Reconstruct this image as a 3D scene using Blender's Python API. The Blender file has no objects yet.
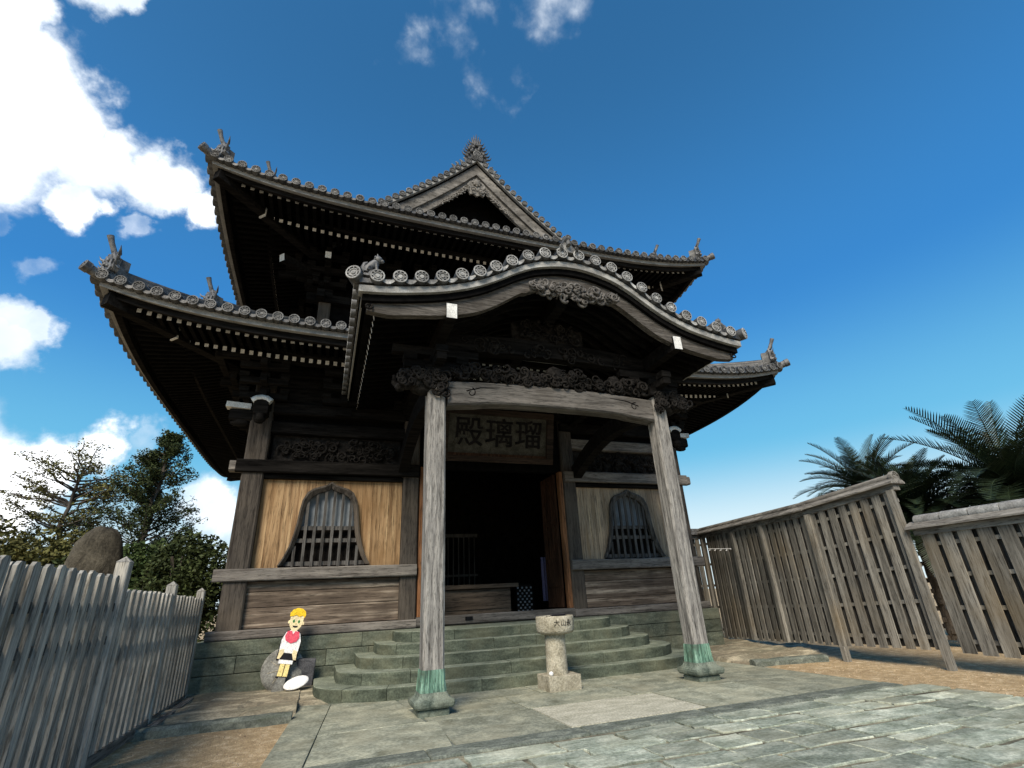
import bpy, math, random
from mathutils import Vector, Matrix, noise
random.seed(7)
sc = bpy.context.scene
R = math.radians
pi = math.pi

# ------------------------------------------------------------------ camera
yaw, pitch, roll = 0.3618372, 0.4070634, -0.0524357
fw = Vector((math.sin(yaw)*math.cos(pitch), math.cos(yaw)*math.cos(pitch), math.sin(pitch)))
rt = Vector((math.cos(yaw), -math.sin(yaw), 0)); up = rt.cross(fw)
r2 = rt*math.cos(roll)+up*math.sin(roll); u2 = -rt*math.sin(roll)+up*math.cos(roll)
cam = bpy.data.objects.new('camera', bpy.data.cameras.new('camera'))
sc.collection.objects.link(cam)
m = Matrix((r2, u2, -fw)).transposed().to_4x4(); m.translation = Vector((-3.7257, -7.7037, 1.248))
cam.matrix_world = m
cam.data.lens = 17.4595; cam.data.sensor_width = 36; cam.data.clip_end = 3000; cam.data.clip_start = .05
sc.camera = cam

# ------------------------------------------------------------------ light
SUN = Vector((-0.44, -0.66, 0.68)).normalized()
EXPOSURE = 0.62
sc.view_settings.view_transform = 'Standard'; sc.view_settings.look = 'None'
sc.view_settings.exposure = EXPOSURE; sc.view_settings.gamma = 1
w = bpy.data.worlds.new('World'); sc.world = w; w.use_nodes = True
nt = w.node_tree; nt.nodes.clear()
def N(t, **k):
    n = nt.nodes.new(t)
    for a, b in k.items(): setattr(n, a, b)
    return n
L = nt.links.new
out = N('ShaderNodeOutputWorld'); bg = N('ShaderNodeBackground'); L(bg.outputs[0], out.inputs[0])
bg.inputs[1].default_value = 0.112
sky = N('ShaderNodeTexSky', sky_type='NISHITA'); sky.sun_disc = False
sky.sun_elevation = math.asin(SUN.z); sky.sun_rotation = math.atan2(SUN.x, SUN.y)
sky.air_density = 1.0; sky.dust_density = .6; sky.ozone_density = 2.2
tc = N('ShaderNodeTexCoord')
hs = N('ShaderNodeHueSaturation'); hs.inputs['Saturation'].default_value = 1.32; hs.inputs['Hue'].default_value = .492
L(sky.outputs[0], hs.inputs['Color'])
def vmath(op, a, b=None):
    n = N('ShaderNodeVectorMath', operation=op)
    for i, v in enumerate((a, b)):
        if v is None: continue
        if hasattr(v, 'links'): L(v, n.inputs[i])
        else: n.inputs[i].default_value = v
    return n
def fmath(op, a, b=None, clamp=False):
    n = N('ShaderNodeMath', operation=op); n.use_clamp = clamp
    for i, v in enumerate((a, b)):
        if v is None: continue
        if hasattr(v, 'links'): L(v, n.inputs[i])
        else: n.inputs[i].default_value = v
    return n.outputs[0]
Dv = tc.outputs['Generated']
# domain warp so that the clouds' outlines are ragged
nz = N('ShaderNodeTexNoise'); nz.inputs['Scale'].default_value = 5; nz.inputs['Detail'].default_value = 8; nz.inputs['Roughness'].default_value = .6
L(Dv, nz.inputs['Vector'])
wv = vmath('SUBTRACT', nz.outputs['Color'], (.5, .5, .5)).outputs[0]
wv = vmath('SCALE', wv); wv.inputs['Scale'].default_value = .2; 
warped = vmath('ADD', Dv, wv.outputs[0]).outputs[0]
def ray(px, py):   # a direction of the sky, written as where the photo shows it from its own viewpoint
    return (fw*496.627 + r2*(px-512) - u2*(py-384)).normalized()
BLOBS = [(45,75,105,1),(0,140,105,1),(100,150,72,1),(150,178,58,1),(192,208,38,1),(15,0,75,1),(135,-4,40,.9),(-120,60,190,1),(90,200,42,.9),(140,232,26,.5),
         (55,270,32,.42),(0,205,40,.5),(-8,345,52,.9),(38,346,30,.8),(10,330,40,.8),(40,472,52,1),(-5,492,66,1),(95,452,42,.95),(145,446,26,.5),(205,512,42,.75),(-110,490,130,1),
         (405,42,46,.27),(440,4,52,.30),(395,60,30,.25),(500,72,42,.24),(515,50,30,.22),(470,25,50,.2),(545,4,62,.27),(600,6,40,.22),(100,-12,60,.9)]
BLOBS = [(a, b, (ray(a+r*.7, b+r*.7)-ray(a-r*.7, b-r*.7)).length/2, q) for a, b, r, q in BLOBS]
acc = None
for (px, py, rad, s) in BLOBS:
    d = vmath('DISTANCE', warped, tuple(ray(px, py))).outputs['Value']
    v = fmath('MULTIPLY', d, -1.0/rad); v = fmath('ADD', v, 1.0, True); v = fmath('MULTIPLY', v, 2.2, True); v = fmath('MULTIPLY', v, s)
    acc = v if acc is None else fmath('MAXIMUM', acc, v)
nz2 = N('ShaderNodeTexNoise'); nz2.inputs['Scale'].default_value = 11; nz2.inputs['Detail'].default_value = 9; nz2.inputs['Roughness'].default_value = .54
L(Dv, nz2.inputs['Vector'])
e = fmath('SUBTRACT', nz2.outputs[0], .5); e = fmath('MULTIPLY', e, 2.2)
e = fmath('MULTIPLY', e, fmath('SUBTRACT', 1.15, acc)); 
ac2 = fmath('ADD', acc, e); 
mr = N('ShaderNodeMapRange', interpolation_type='SMOOTHSTEP'); mr.inputs[1].default_value = .12; mr.inputs[2].default_value = 1.1
L(ac2, mr.inputs[0])
gate = fmath('MULTIPLY', acc, 6.0, True)
mask = fmath('MULTIPLY', mr.outputs[0], gate, True)
# the clear sky pales from deep blue overhead through cyan to the white sea horizon
sep = N('ShaderNodeSeparateXYZ'); L(Dv, sep.inputs[0])
def band(z0, z1, f, c, prev):
    h = N('ShaderNodeMapRange', interpolation_type='SMOOTHSTEP'); h.inputs[1].default_value = z0; h.inputs[2].default_value = z1; L(sep.outputs['Z'], h.inputs[0])
    x = N('ShaderNodeMixRGB'); L(fmath('MULTIPLY', h.outputs[0], f), x.inputs[0]); L(prev, x.inputs[1]); x.inputs[2].default_value = (*c, 1); return x.outputs[0]
c_ = band(.85, .35, .80, (.20, 1.45, 3.9), hs.outputs[0])
c_ = band(.50, .18, .85, (1.1, 3.5, 5.0), c_)
c_ = band(.25, .06, .92, (4.9, 5.7, 5.9), c_)
cs = N('ShaderNodeMixRGB'); cs.inputs[1].default_value = (4.6, 5.3, 6.0, 1); cs.inputs[2].default_value = (10.5, 10.6, 10.8, 1)
cm = N('ShaderNodeMapRange'); cm.inputs[1].default_value = .3; cm.inputs[2].default_value = 1.0; L(ac2, cm.inputs[0]); 
nz4 = N('ShaderNodeTexNoise'); nz4.inputs['Scale'].default_value = 4.5; nz4.inputs['Detail'].default_value = 5; L(warped, nz4.inputs['Vector'])
m4 = N('ShaderNodeMapRange'); m4.inputs[1].default_value = .38; m4.inputs[2].default_value = .56; m4.inputs[3].default_value = .25; m4.inputs[4].default_value = 1; L(nz4.outputs[0], m4.inputs[0])
L(fmath('MULTIPLY', cm.outputs[0], m4.outputs[0]), cs.inputs[0])
mixc = N('ShaderNodeMixRGB'); L(mask, mixc.inputs[0]); L(c_, mixc.inputs[1]); L(cs.outputs[0], mixc.inputs[2])
L(mixc.outputs[0], bg.inputs[0])
sun = bpy.data.objects.new('sun', bpy.data.lights.new('sun', 'SUN')); sc.collection.objects.link(sun)
sun.data.energy = 3.2; sun.data.angle = R(26); sun.data.color = (1, .89, .72)
sun.rotation_euler = SUN.to_track_quat('Z', 'Y').to_euler()

# ------------------------------------------------------------------ materials
def mat(name, c1, c2, scale=(1,1,1), nscale=4, rough=.8, bump=.3, bscale=None, spec=.3, c3=None, island=0, detail=6, contrast=(.35,.65), metal=0, bdist=.02, patch=None, vor=None):
    mt = bpy.data.materials.new(name); mt.use_nodes = True
    t = mt.node_tree; b = t.nodes['Principled BSDF']
    l = t.links.new; n = t.nodes.new
    co = n('ShaderNodeTexCoord'); mp = n('ShaderNodeMapping'); mp.inputs['Scale'].default_value = scale
    l(co.outputs['Object'], mp.inputs[0])
    src = mp.outputs[0]
    geo = n('ShaderNodeNewGeometry')
    if island:
        ad = n('ShaderNodeVectorMath'); ad.operation = 'ADD'
        ml = n('ShaderNodeMath'); ml.operation = 'MULTIPLY'; ml.inputs[1].default_value = 37.0; l(geo.outputs['Random Per Island'], ml.inputs[0])
        l(src, ad.inputs[0]); l(ml.outputs[0], ad.inputs[1]); src = ad.outputs[0]
    nz = n('ShaderNodeTexNoise'); nz.inputs['Scale'].default_value = nscale; nz.inputs['Detail'].default_value = detail; nz.inputs['Roughness'].default_value = .62
    nz.inputs['Distortion'].default_value = .4
    l(src, nz.inputs['Vector'])
    r = n('ShaderNodeValToRGB'); r.color_ramp.elements[0].position = contrast[0]; r.color_ramp.elements[1].position = contrast[1]
    r.color_ramp.elements[0].color = (*c1, 1); r.color_ramp.elements[1].color = (*c2, 1)
    if c3: e = r.color_ramp.elements.new(.5*(contrast[0]+contrast[1])); e.color = (*c3, 1)
    l(nz.outputs[0], r.inputs[0]); col = r.outputs[0]
    if bump:        # fine grain, and dark checks along the fibre of wood
        n3 = n('ShaderNodeTexNoise'); n3.inputs['Scale'].default_value = nscale*7; n3.inputs['Detail'].default_value = 4; n3.inputs['Roughness'].default_value = .7
        wood = min(scale) < .2
        if wood:
            mp3 = n('ShaderNodeMapping'); mp3.inputs['Scale'].default_value = tuple(q if q >= .2 else q*1.6 for q in scale); l(co.outputs['Object'], mp3.inputs[0]); l(mp3.outputs[0], n3.inputs['Vector'])
            n3.inputs['Scale'].default_value = nscale*3.4
        else: l(co.outputs['Object'], n3.inputs['Vector'])
        m3 = n('ShaderNodeMapRange'); m3.inputs[1].default_value = .36; m3.inputs[2].default_value = .5 if wood else .64
        m3.inputs[3].default_value = .42 if wood else .68; m3.inputs[4].default_value = 1.06 if wood else 1.28; l(n3.outputs[0], m3.inputs[0])
        x3 = n('ShaderNodeVectorMath'); x3.operation = 'SCALE'; l(col, x3.inputs[0]); l(m3.outputs[0], x3.inputs['Scale']); col = x3.outputs[0]
    if patch:       # large stains: (colour, scale, strength)
        n2 = n('ShaderNodeTexNoise'); n2.inputs['Scale'].default_value = patch[1]; n2.inputs['Detail'].default_value = 5; l(co.outputs['Object'], n2.inputs['Vector'])
        m2 = n('ShaderNodeMapRange'); m2.inputs[1].default_value = .45; m2.inputs[2].default_value = .7; m2.inputs[4].default_value = patch[2]; l(n2.outputs[0], m2.inputs[0])
        x = n('ShaderNodeMixRGB'); l(m2.outputs[0], x.inputs[0]); l(col, x.inputs[1]); x.inputs[2].default_value = (*patch[0], 1); col = x.outputs[0]
    if island:
        h = n('ShaderNodeHueSaturation'); mrr = n('ShaderNodeMapRange'); mrr.inputs[3].default_value = 1-island; mrr.inputs[4].default_value = 1+island
        l(geo.outputs['Random Per Island'], mrr.inputs[0]); l(mrr.outputs[0], h.inputs['Value']); l(col, h.inputs['Color']); col = h.outputs[0]
    l(col, b.inputs['Base Color'])
    b.inputs['Roughness'].default_value = rough; b.inputs['Specular IOR Level'].default_value = spec if spec > .3 else (.03 if max(c2) < .06 else .12); b.inputs['Metallic'].default_value = metal
    if bump:
        bp = n('ShaderNodeBump'); bp.inputs['Strength'].default_value = bump; bp.inputs['Distance'].default_value = bdist
        if bscale:
            nb = n('ShaderNodeTexNoise'); nb.inputs['Scale'].default_value = bscale; nb.inputs['Detail'].default_value = 6; l(src, nb.inputs['Vector']); l(nb.outputs[0], bp.inputs['Height'])
        else: l(nz.outputs[0], bp.inputs['Height'])
        l(bp.outputs[0], b.inputs['Normal'])
    return mt
V = (1, 1, .06); HX = (.06, 1, 1); HY = (1, .06, 1)
M = {}
M['post'] = mat('weathered_post', (.05,.045,.04), (.42,.395,.36), (1,1,.07), 22, .85, .9, c3=(.25,.238,.222), contrast=(.3,.68), patch=((.10,.095,.09),1.1,.5))
M['grey_x'] = mat('grey_wood_x', (.065,.056,.048), (.27,.245,.215), (.07,1,1), 15, .85, .5, c3=(.17,.155,.14), contrast=(.3,.7), patch=((.07,.06,.055),.9,.6))
M['board'] = mat('bargeboard_wood', (.035,.031,.027), (.165,.152,.138), (.07,1,1), 20, .85, .8, c3=(.085,.077,.069), contrast=(.3,.7), patch=((.04,.035,.03),1.5,.6))
M['beam'] = mat('porch_beam_wood', (.04,.036,.031), (.18,.165,.148), (.07,1,1), 15, .85, .5, c3=(.125,.115,.105), contrast=(.3,.7), patch=((.06,.053,.047),1.5,.6))
M['pillar'] = mat('pillar_wood', (.018,.015,.013), (.085,.073,.061), V, 14, .85, .5, c3=(.06,.052,.045), contrast=(.3,.7), patch=((.16,.13,.10),1.0,.4))
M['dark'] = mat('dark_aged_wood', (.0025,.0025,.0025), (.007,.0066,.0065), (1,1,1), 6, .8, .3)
M['dark_x'] = mat('dark_aged_beam', (.005,.0046,.0044), (.018,.0165,.0155), (.07,1,1), 12, .8, .4)
M['carve'] = mat('carved_wood', (.007,.0065,.006), (.032,.029,.027), (1,1,1), 9, .8, .5)
M['carve_m'] = mat('grey_carved_wood', (.04,.037,.034), (.17,.16,.15), (1,1,1), 9, .8, .5)
M['gable'] = mat('gable_board_wood', (.085,.08,.072), (.27,.255,.235), (.12,1,.3), 12, .85, .5, patch=((.07,.064,.058),1.2,.6))
M['carve_l'] = mat('pale_carved_wood', (.085,.08,.072), (.27,.255,.235), (1,1,1), 9, .8, .5)
M['panel'] = mat('warm_plank', (.15,.085,.042), (.46,.32,.18), (1,1,.045), 11, .75, .35, c3=(.33,.215,.115), contrast=(.32,.68), patch=((.22,.13,.06),1.6,.6), island=.14)
M['panel_p'] = mat('pale_plank', (.24,.165,.095), (.54,.40,.25), (1,1,.045), 11, .75, .35, c3=(.32,.25,.18), contrast=(.32,.68), patch=((.20,.15,.11),1.6,.5), island=.12)
M['lowboard'] = mat('brown_wide_board', (.085,.065,.05), (.42,.35,.275), (.05,1,1), 10, .85, .5, c3=(.15,.115,.088), contrast=(.3,.7), patch=((.055,.042,.033),1.3,.7), island=.15)
M['door'] = mat('dark_red_door', (.025,.012,.007), (.085,.042,.024), V, 13, .7, .4)
M['orange'] = mat('reddish_door_wood', (.09,.042,.022), (.27,.135,.068), V, 13, .7, .4, c3=(.22,.10,.045))
M['fascia_k'] = mat('porch_fascia_paint', (.18,.18,.175), (.44,.44,.425), (.4,1,1), 9, .8, .3, patch=((.15,.145,.14),1.6,.6))
M['white'] = mat('chalk_paint', (.60,.60,.585), (.80,.80,.78), (1,1,1), 9, .8, .1, patch=((.35,.34,.32),3,.5))
M['fascia'] = mat('whitened_fascia', (.16,.16,.155), (.36,.36,.35), (.2,.2,1), 9, .8, .2, patch=((.2,.19,.18),1.2,.5), contrast=(.25,.7))
M['tile'] = mat('roof_tile', (.022,.023,.025), (.085,.087,.09), (1,1,1), 4, .5, .25, spec=.5, bscale=40, island=.3, patch=((.14,.14,.135),1.5,.4))
M['tile_l'] = mat('tile_face_pale', (.07,.07,.07), (.24,.24,.235), (1,1,1), 6, .6, .2, patch=((.05,.05,.05),2.0,.6), island=.3)
M['tile_k'] = mat('porch_tile_face', (.17,.17,.168), (.42,.42,.41), (1,1,1), 6, .6, .2, patch=((.12,.12,.12),3.0,.6), island=.3)
M['orn'] = mat('ornament_tile', (.03,.031,.034), (.19,.19,.19), (1,1,1), 9, .55, .5, spec=.5)
M['orn_d'] = mat('dark_ornament_tile', (.015,.015,.017), (.10,.10,.10), (1,1,1), 9, .55, .5, spec=.5)
M['stone'] = mat('green_schist', (.05,.062,.045), (.18,.20,.15), (.5,.5,1.6), 5, .85, .7, c3=(.10,.115,.09), contrast=(.3,.7), patch=((.20,.19,.13),2.2,.45), island=.18)
M['step_riser'] = mat('shaded_step_riser', (.038,.048,.036), (.135,.155,.115), (.5,.5,1.6), 5, .85, .7, c3=(.08,.095,.072), contrast=(.3,.7), patch=((.17,.16,.10),1.6,.35), island=.08)  # riser stone coloured darker, shade on the step fronts painted in
M['tread'] = mat('lit_step_tread', (.12,.14,.105), (.30,.33,.26), (.6,.6,1), 6, .85, .5, c3=(.20,.225,.175), contrast=(.3,.7))  # same stone coloured paler, light falling on the step tops painted in
M['slab'] = mat('large_paving_slab', (.15,.155,.112), (.43,.43,.325), (1,1,1), 3.5, .85, .6, c3=(.26,.272,.215), contrast=(.3,.7), patch=((.38,.36,.26),1.5,.5), island=.14, detail=10)
M['kerb'] = mat('kerb_stone', (.09,.105,.08), (.27,.29,.235), (.6,1.3,1), 6, .85, .6, c3=(.135,.15,.13), contrast=(.3,.7), island=.12, detail=10)
M['slab_l'] = mat('pale_slab', (.36,.35,.27), (.55,.53,.43), (.6,1.3,1), 5, .85, .4, detail=10)
M['flag'] = mat('blue_green_flagstone', (.15,.175,.13), (.56,.585,.48), (.8,1.4,1), 3.6, .7, .9, c3=(.29,.325,.265), contrast=(.3,.7), patch=((.46,.45,.34),1.4,.5), island=.3, detail=12)
M['sand'] = mat('joint_sand', (.10,.095,.07), (.36,.33,.24), (1,1,1), 3, .95, .5, patch=((.05,.05,.04),1.5,.9))
M['dirt'] = mat('sandy_soil', (.33,.25,.15), (.70,.57,.39), (1,1,1), 7, .95, 1.0, c3=(.46,.34,.20), bscale=60, detail=12, contrast=(.3,.7), patch=((.27,.20,.12),.9,.5))
M['ledge'] = mat('ledge_rock', (.22,.185,.13), (.50,.44,.32), (.5,1.4,1), 3.5, .9, .9, c3=(.25,.22,.16), detail=10, patch=((.13,.14,.105),1.2,.6))
M['pale_stone'] = mat('pale_granite', (.25,.225,.165), (.54,.50,.40), (1,1,1), 5, .9, .5, bscale=50, patch=((.17,.15,.105),2.6,.7), detail=10)
M['copper'] = mat('verdigris_copper', (.035,.085,.06), (.24,.40,.31), (1,1,.05), 16, .6, .4, c3=(.12,.24,.18), spec=.4, patch=((.05,.06,.045),5,.8))
M['plinth'] = mat('plinth_stone', (.07,.09,.075), (.21,.245,.205), (1,1,1), 7, .8, .4, patch=((.24,.24,.18),3,.4))
M['fence'] = mat('fence_silver_wood', (.16,.142,.115), (.52,.475,.40), V, 13, .9, .5, c3=(.31,.30,.275), contrast=(.3,.7), island=.25, patch=((.12,.115,.10),1.5,.15))
M['fence_b'] = mat('fence_brown_wood', (.085,.08,.070), (.31,.295,.262), V, 12, .9, .5, c3=(.18,.17,.15), contrast=(.3,.7), island=.25, patch=((.20,.15,.085),1.0,.5))
M['fence_d'] = mat('shaded_back_board', (.03,.028,.024), (.12,.11,.095), V, 12, .9, .5, island=.25)  # same wood as the front boards, darkened to paint in the shade behind them
M['rail_dark'] = mat('dark_rail_wood', (.03,.028,.026), (.10,.095,.088), (.2,.2,1), 9, .9, .4)
M['fence_cap'] = mat('fence_cap_wood', (.09,.083,.075), (.28,.265,.24), (1,.08,1), 12, .9, .5)
M['iron'] = mat('black_iron', (.006,.006,.007), (.02,.02,.022), rough=.5)
M['paper'] = mat('window_paper', (.16,.18,.20), (.27,.30,.33), (1,1,1), 3, .6, 0)
M['lattice'] = mat('lattice_wood', (.035,.033,.031), (.13,.124,.118), V, 14, .85, .4)
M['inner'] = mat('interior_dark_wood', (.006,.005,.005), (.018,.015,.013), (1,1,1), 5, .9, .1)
M['altar'] = mat('altar_wood', (.05,.037,.027), (.14,.105,.076), HX, 8, .8, .2)
M['sign'] = mat('sign_board', (.045,.041,.032), (.10,.092,.075), (1,1,1), 6, .8, .2)
M['sign_frame'] = mat('sign_frame', (.02,.015,.012), (.06,.04,.03), HX, 9, .8, .3)
M['ink'] = mat('sign_ink', (.010,.009,.009), (.022,.018,.017), rough=.6)
M['leaf'] = mat('leaf_green', (.020,.038,.012), (.075,.105,.035), (1,1,1), 3, .7, 0, island=.5)
M['leaf_o'] = mat('leaf_olive', (.05,.055,.018), (.17,.16,.055), (1,1,1), 3, .7, 0, island=.5)
M['leaf_d'] = mat('leaf_dark', (.016,.026,.010), (.065,.082,.030), (1,1,1), 3, .6, 0, island=.5)
M['palm'] = mat('palm_green', (.009,.018,.009), (.034,.052,.022), (1,1,1), 3, .5, 0, spec=.4, island=.4)
M['bark'] = mat('bark', (.05,.042,.034), (.14,.12,.10), (1,1,.3), 9, .95, .8)
M['rock'] = mat('stele_rock', (.022,.020,.016), (.10,.09,.07), (1,1,.4), 3, .95, 1.0, bdist=.08, detail=10)
def flat(name, c, rough=.6, v=.12):
    return mat(name, tuple(x*(1-v) for x in c), tuple(min(1, x*(1+v)) for x in c), nscale=8, rough=rough, bump=.05)
M['skin'] = flat('painted_skin', (.78,.66,.40)); M['yellow'] = flat('painted_yellow', (.85,.55,.03)); M['pink'] = flat('painted_red', (.72,.10,.15))
M['pwhite'] = flat('painted_white', (.82,.82,.82)); M['black'] = flat('painted_black', (.02,.02,.025)); M['legs'] = flat('painted_leg', (.80,.66,.28))
M['disc'] = mat('grey_round_stone', (.12,.12,.11), (.28,.28,.26), nscale=5, bump=.4); M['slate'] = mat('dark_slate', (.05,.052,.058), (.12,.12,.13), nscale=6, bump=.3)
M['purple'] = flat('violet_cloth', (.10,.09,.16)); M['teal'] = flat('green_cloth', (.02,.06,.055)); M['green_eye'] = flat('painted_green', (.12,.35,.12))
M['gravel'] = mat('gravel_bits', (.22,.15,.09), (.55,.44,.30), nscale=3, bump=0, island=.3)

# ------------------------------------------------------------------ mesh helper
class MB:
    def __init__(s): s.v = []; s.f = []; s.mi = []; s.sm = []
    def add(s, vs, fs, m=0, smooth=False):
        o = len(s.v); s.v += [Vector(p) for p in vs]
        for f in fs: s.f.append([i+o for i in f]); s.mi.append(m); s.sm.append(smooth)
    def box(s, c, d, m=0, rz=0, mtx=None):
        x, y, z = d[0]/2, d[1]/2, d[2]/2
        vs = [Vector((a*x, b*y, e*z)) for a in (-1,1) for b in (-1,1) for e in (-1,1)]
        if mtx: vs = [mtx @ v for v in vs]
        elif rz: q = Matrix.Rotation(rz, 3, 'Z'); vs = [q @ v for v in vs]
        c = Vector(c)
        s.add([v+c for v in vs], [(0,1,3,2),(4,6,7,5),(0,4,5,1),(2,3,7,6),(0,2,6,4),(1,5,7,3)], m)
    def b2(s, x0, x1, y0, y1, z0, z1, m=0): s.box(((x0+x1)/2,(y0+y1)/2,(z0+z1)/2), (x1-x0,y1-y0,z1-z0), m)
    def cbox(s, x0, x1, y0, y1, z0, z1, c=.02, m=0, ax=2):   # box with chamfered long edges along axis ax
        P = [(x0,x1),(y0,y1),(z0,z1)]; a, b = [i for i in range(3) if i != ax]
        (a0,a1),(b0,b1) = P[a], P[b]
        pr = [(a0+c,b0),(a1-c,b0),(a1,b0+c),(a1,b1-c),(a1-c,b1),(a0+c,b1),(a0,b1-c),(a0,b0+c)]
        rings = []
        for t in P[ax]:
            ring = []
            for (p, q) in pr:
                v = [0,0,0]; v[a] = p; v[b] = q; v[ax] = t; ring.append(tuple(v))
            rings.append(ring)
        s.loft(rings, m=m)
    def bar(s, p0, p1, wd, h, m=0, upv=(0,0,1), endm=None):
        p0, p1 = Vector(p0), Vector(p1); d = (p1-p0).normalized(); r = d.cross(Vector(upv)).normalized(); u = r.cross(d)
        a, b = r*wd/2, u*h/2
        vs = [p0-a-b,p0+a-b,p0+a+b,p0-a+b,p1-a-b,p1+a-b,p1+a+b,p1-a+b]
        s.add(vs, [(0,1,5,4),(1,2,6,5),(2,3,7,6),(3,0,4,7),(4,5,6,7)], m); s.add(vs[:4], [(0,3,2,1)], m if endm is None else endm)
    def loft(s, rings, m=0, closed=True, caps=True, smooth=False):
        n = len(rings[0]); vs = [p for r in rings for p in r]; fs = []
        for i in range(len(rings)-1):
            for j in range(n if closed else n-1):
                k = (j+1) % n; fs.append((i*n+j, i*n+k, (i+1)*n+k, (i+1)*n+j))
        s.add(vs, fs, m, smooth)
        if caps and closed:
            s.add(rings[0], [tuple(range(n))[::-1]], m); s.add(rings[-1], [tuple(range(n))], m)
    def tube(s, path, rad, seg=6, m=0, smooth=True, caps=True, flat_=1.0):
        path = [Vector(p) for p in path]; rings = []; ref = Vector((0,0,1))
        for i, p in enumerate(path):
            d = (path[min(i+1,len(path)-1)]-path[max(i-1,0)])
            if d.length < 1e-6: d = Vector((0,0,1))
            d.normalize()
            if abs(d.dot(ref)) > .95: ref = Vector((0,1,0)) if abs(d.y) < .9 else Vector((1,0,0))
            a = d.cross(ref).normalized(); b = d.cross(a)
            r = rad[i] if isinstance(rad, (list, tuple)) else rad
            rings.append([p+a*math.cos(2*pi*k/seg)*r+b*math.sin(2*pi*k/seg)*r*flat_ for k in range(seg)])
        s.loft(rings, m, smooth=smooth, caps=caps)
    def blob(s, c, r, m=0, seg=7, rg=5, jit=0.0):
        c = Vector(c); rr = r if isinstance(r, (list, tuple)) else (r, r, r); rings = []
        for i in range(rg+1):
            t = pi*i/rg; ring = []
            for k in range(seg):
                a = 2*pi*k/seg; j = 1+random.uniform(-jit, jit)
                st = max(math.sin(t), .02)
                ring.append(c+Vector((rr[0]*st*math.cos(a)*j, rr[1]*st*math.sin(a)*j, rr[2]*math.cos(t)*j)))
            rings.append(ring)
        s.loft(rings, m, smooth=True)
    def build(s, name, mats, parent=None, origin=None, bevel=0):
        o = origin
        if o is None:
            if parent is not None: o = Vector(parent['_w'])
            else:
                xs = [v.x for v in s.v]; ys = [v.y for v in s.v]; zs = [v.z for v in s.v]
                o = Vector(((min(xs)+max(xs))/2, (min(ys)+max(ys))/2, min(zs)))
        o = Vector(o)
        me = bpy.data.meshes.new(name); me.from_pydata([v-o for v in s.v], [], s.f); me.update()
        if not isinstance(mats, (list, tuple)): mats = [mats]
        for q in mats: me.materials.append(M[q])
        me.polygons.foreach_set('material_index', s.mi); me.polygons.foreach_set('use_smooth', s.sm)
        ob = bpy.data.objects.new(name, me); sc.collection.objects.link(ob)
        if parent is not None: ob.parent = parent; ob.location = o-Vector(parent['_w'])
        else: ob.location = o
        ob['_w'] = tuple(o)
        if bevel:
            b = ob.modifiers.new('bevel', 'BEVEL'); b.width = bevel; b.segments = 2; b.limit_method = 'ANGLE'; b.angle_limit = R(40)
        return ob
def thing(name, loc, label, cat, group=None):
    o = bpy.data.objects.new(name, None); sc.collection.objects.link(o); o.location = loc; o['_w'] = tuple(loc); o.empty_display_size = .2
    return tag(o, label, cat, group)
def tag(o, label, cat, group=None):
    o['label'] = label; o['category'] = cat
    if group: o['group'] = group
    return o
def struct(o, kind='structure'): o['kind'] = kind; return o
def disp(o, amp, sc_=3, seed=0):
    for v in o.data.vertices:
        p = (v.co+Vector((seed,seed,seed)))*sc_
        v.co += Vector(noise.noise_vector(p))*amp

# ------------------------------------------------------------------ ground
G = -.1     # level of the paved court
def atG(o): o.location.z += G; return o
mb = MB(); n = 90
def gh(x, y):
    return .022*noise.noise(Vector((x*1.3, y*1.3, 0)))+.010*noise.noise(Vector((x*6, y*6, 3)))
gx = sorted(set([-900,-300,-120,-60,-35,-25]+[-20+.25*i for i in range(161)]+[25,35,60,120,300,900]))
gy = sorted(set([-900,-300,-100,-40,-20]+[-10+.25*i for i in range(121)]+[24,30,40,60,120,300,900]))
rings = [[(x, y, -.135+gh(x, y)) for y in gy] for x in gx]
mb.loft(rings, closed=False, smooth=True)
struct(mb.build('ground', 'dirt', origin=(0,0,0)))
# loose grit on the soil
mb = MB()
for i in range(2600):
    if random.random() < .45: x, y = random.uniform(-5.7, -4.15), random.uniform(-3.2, .7)
    else: x, y = random.uniform(4.15, 6.6), random.uniform(-5.5, .8)
    r = random.uniform(.004, .012)*(2 if random.random() < .04 else 1); z = -.133+gh(x, y)
    a = random.random()*6
    mb.add([(x+r*math.cos(a+k*2.1), y+r*math.sin(a+k*2.1), z-.004) for k in range(3)]+[(x, y, z+r*.7)], [(0,1,3),(1,2,3),(2,0,3)])
struct(mb.build('gravel', 'gravel', origin=(0,0,0)), 'stuff')
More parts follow.
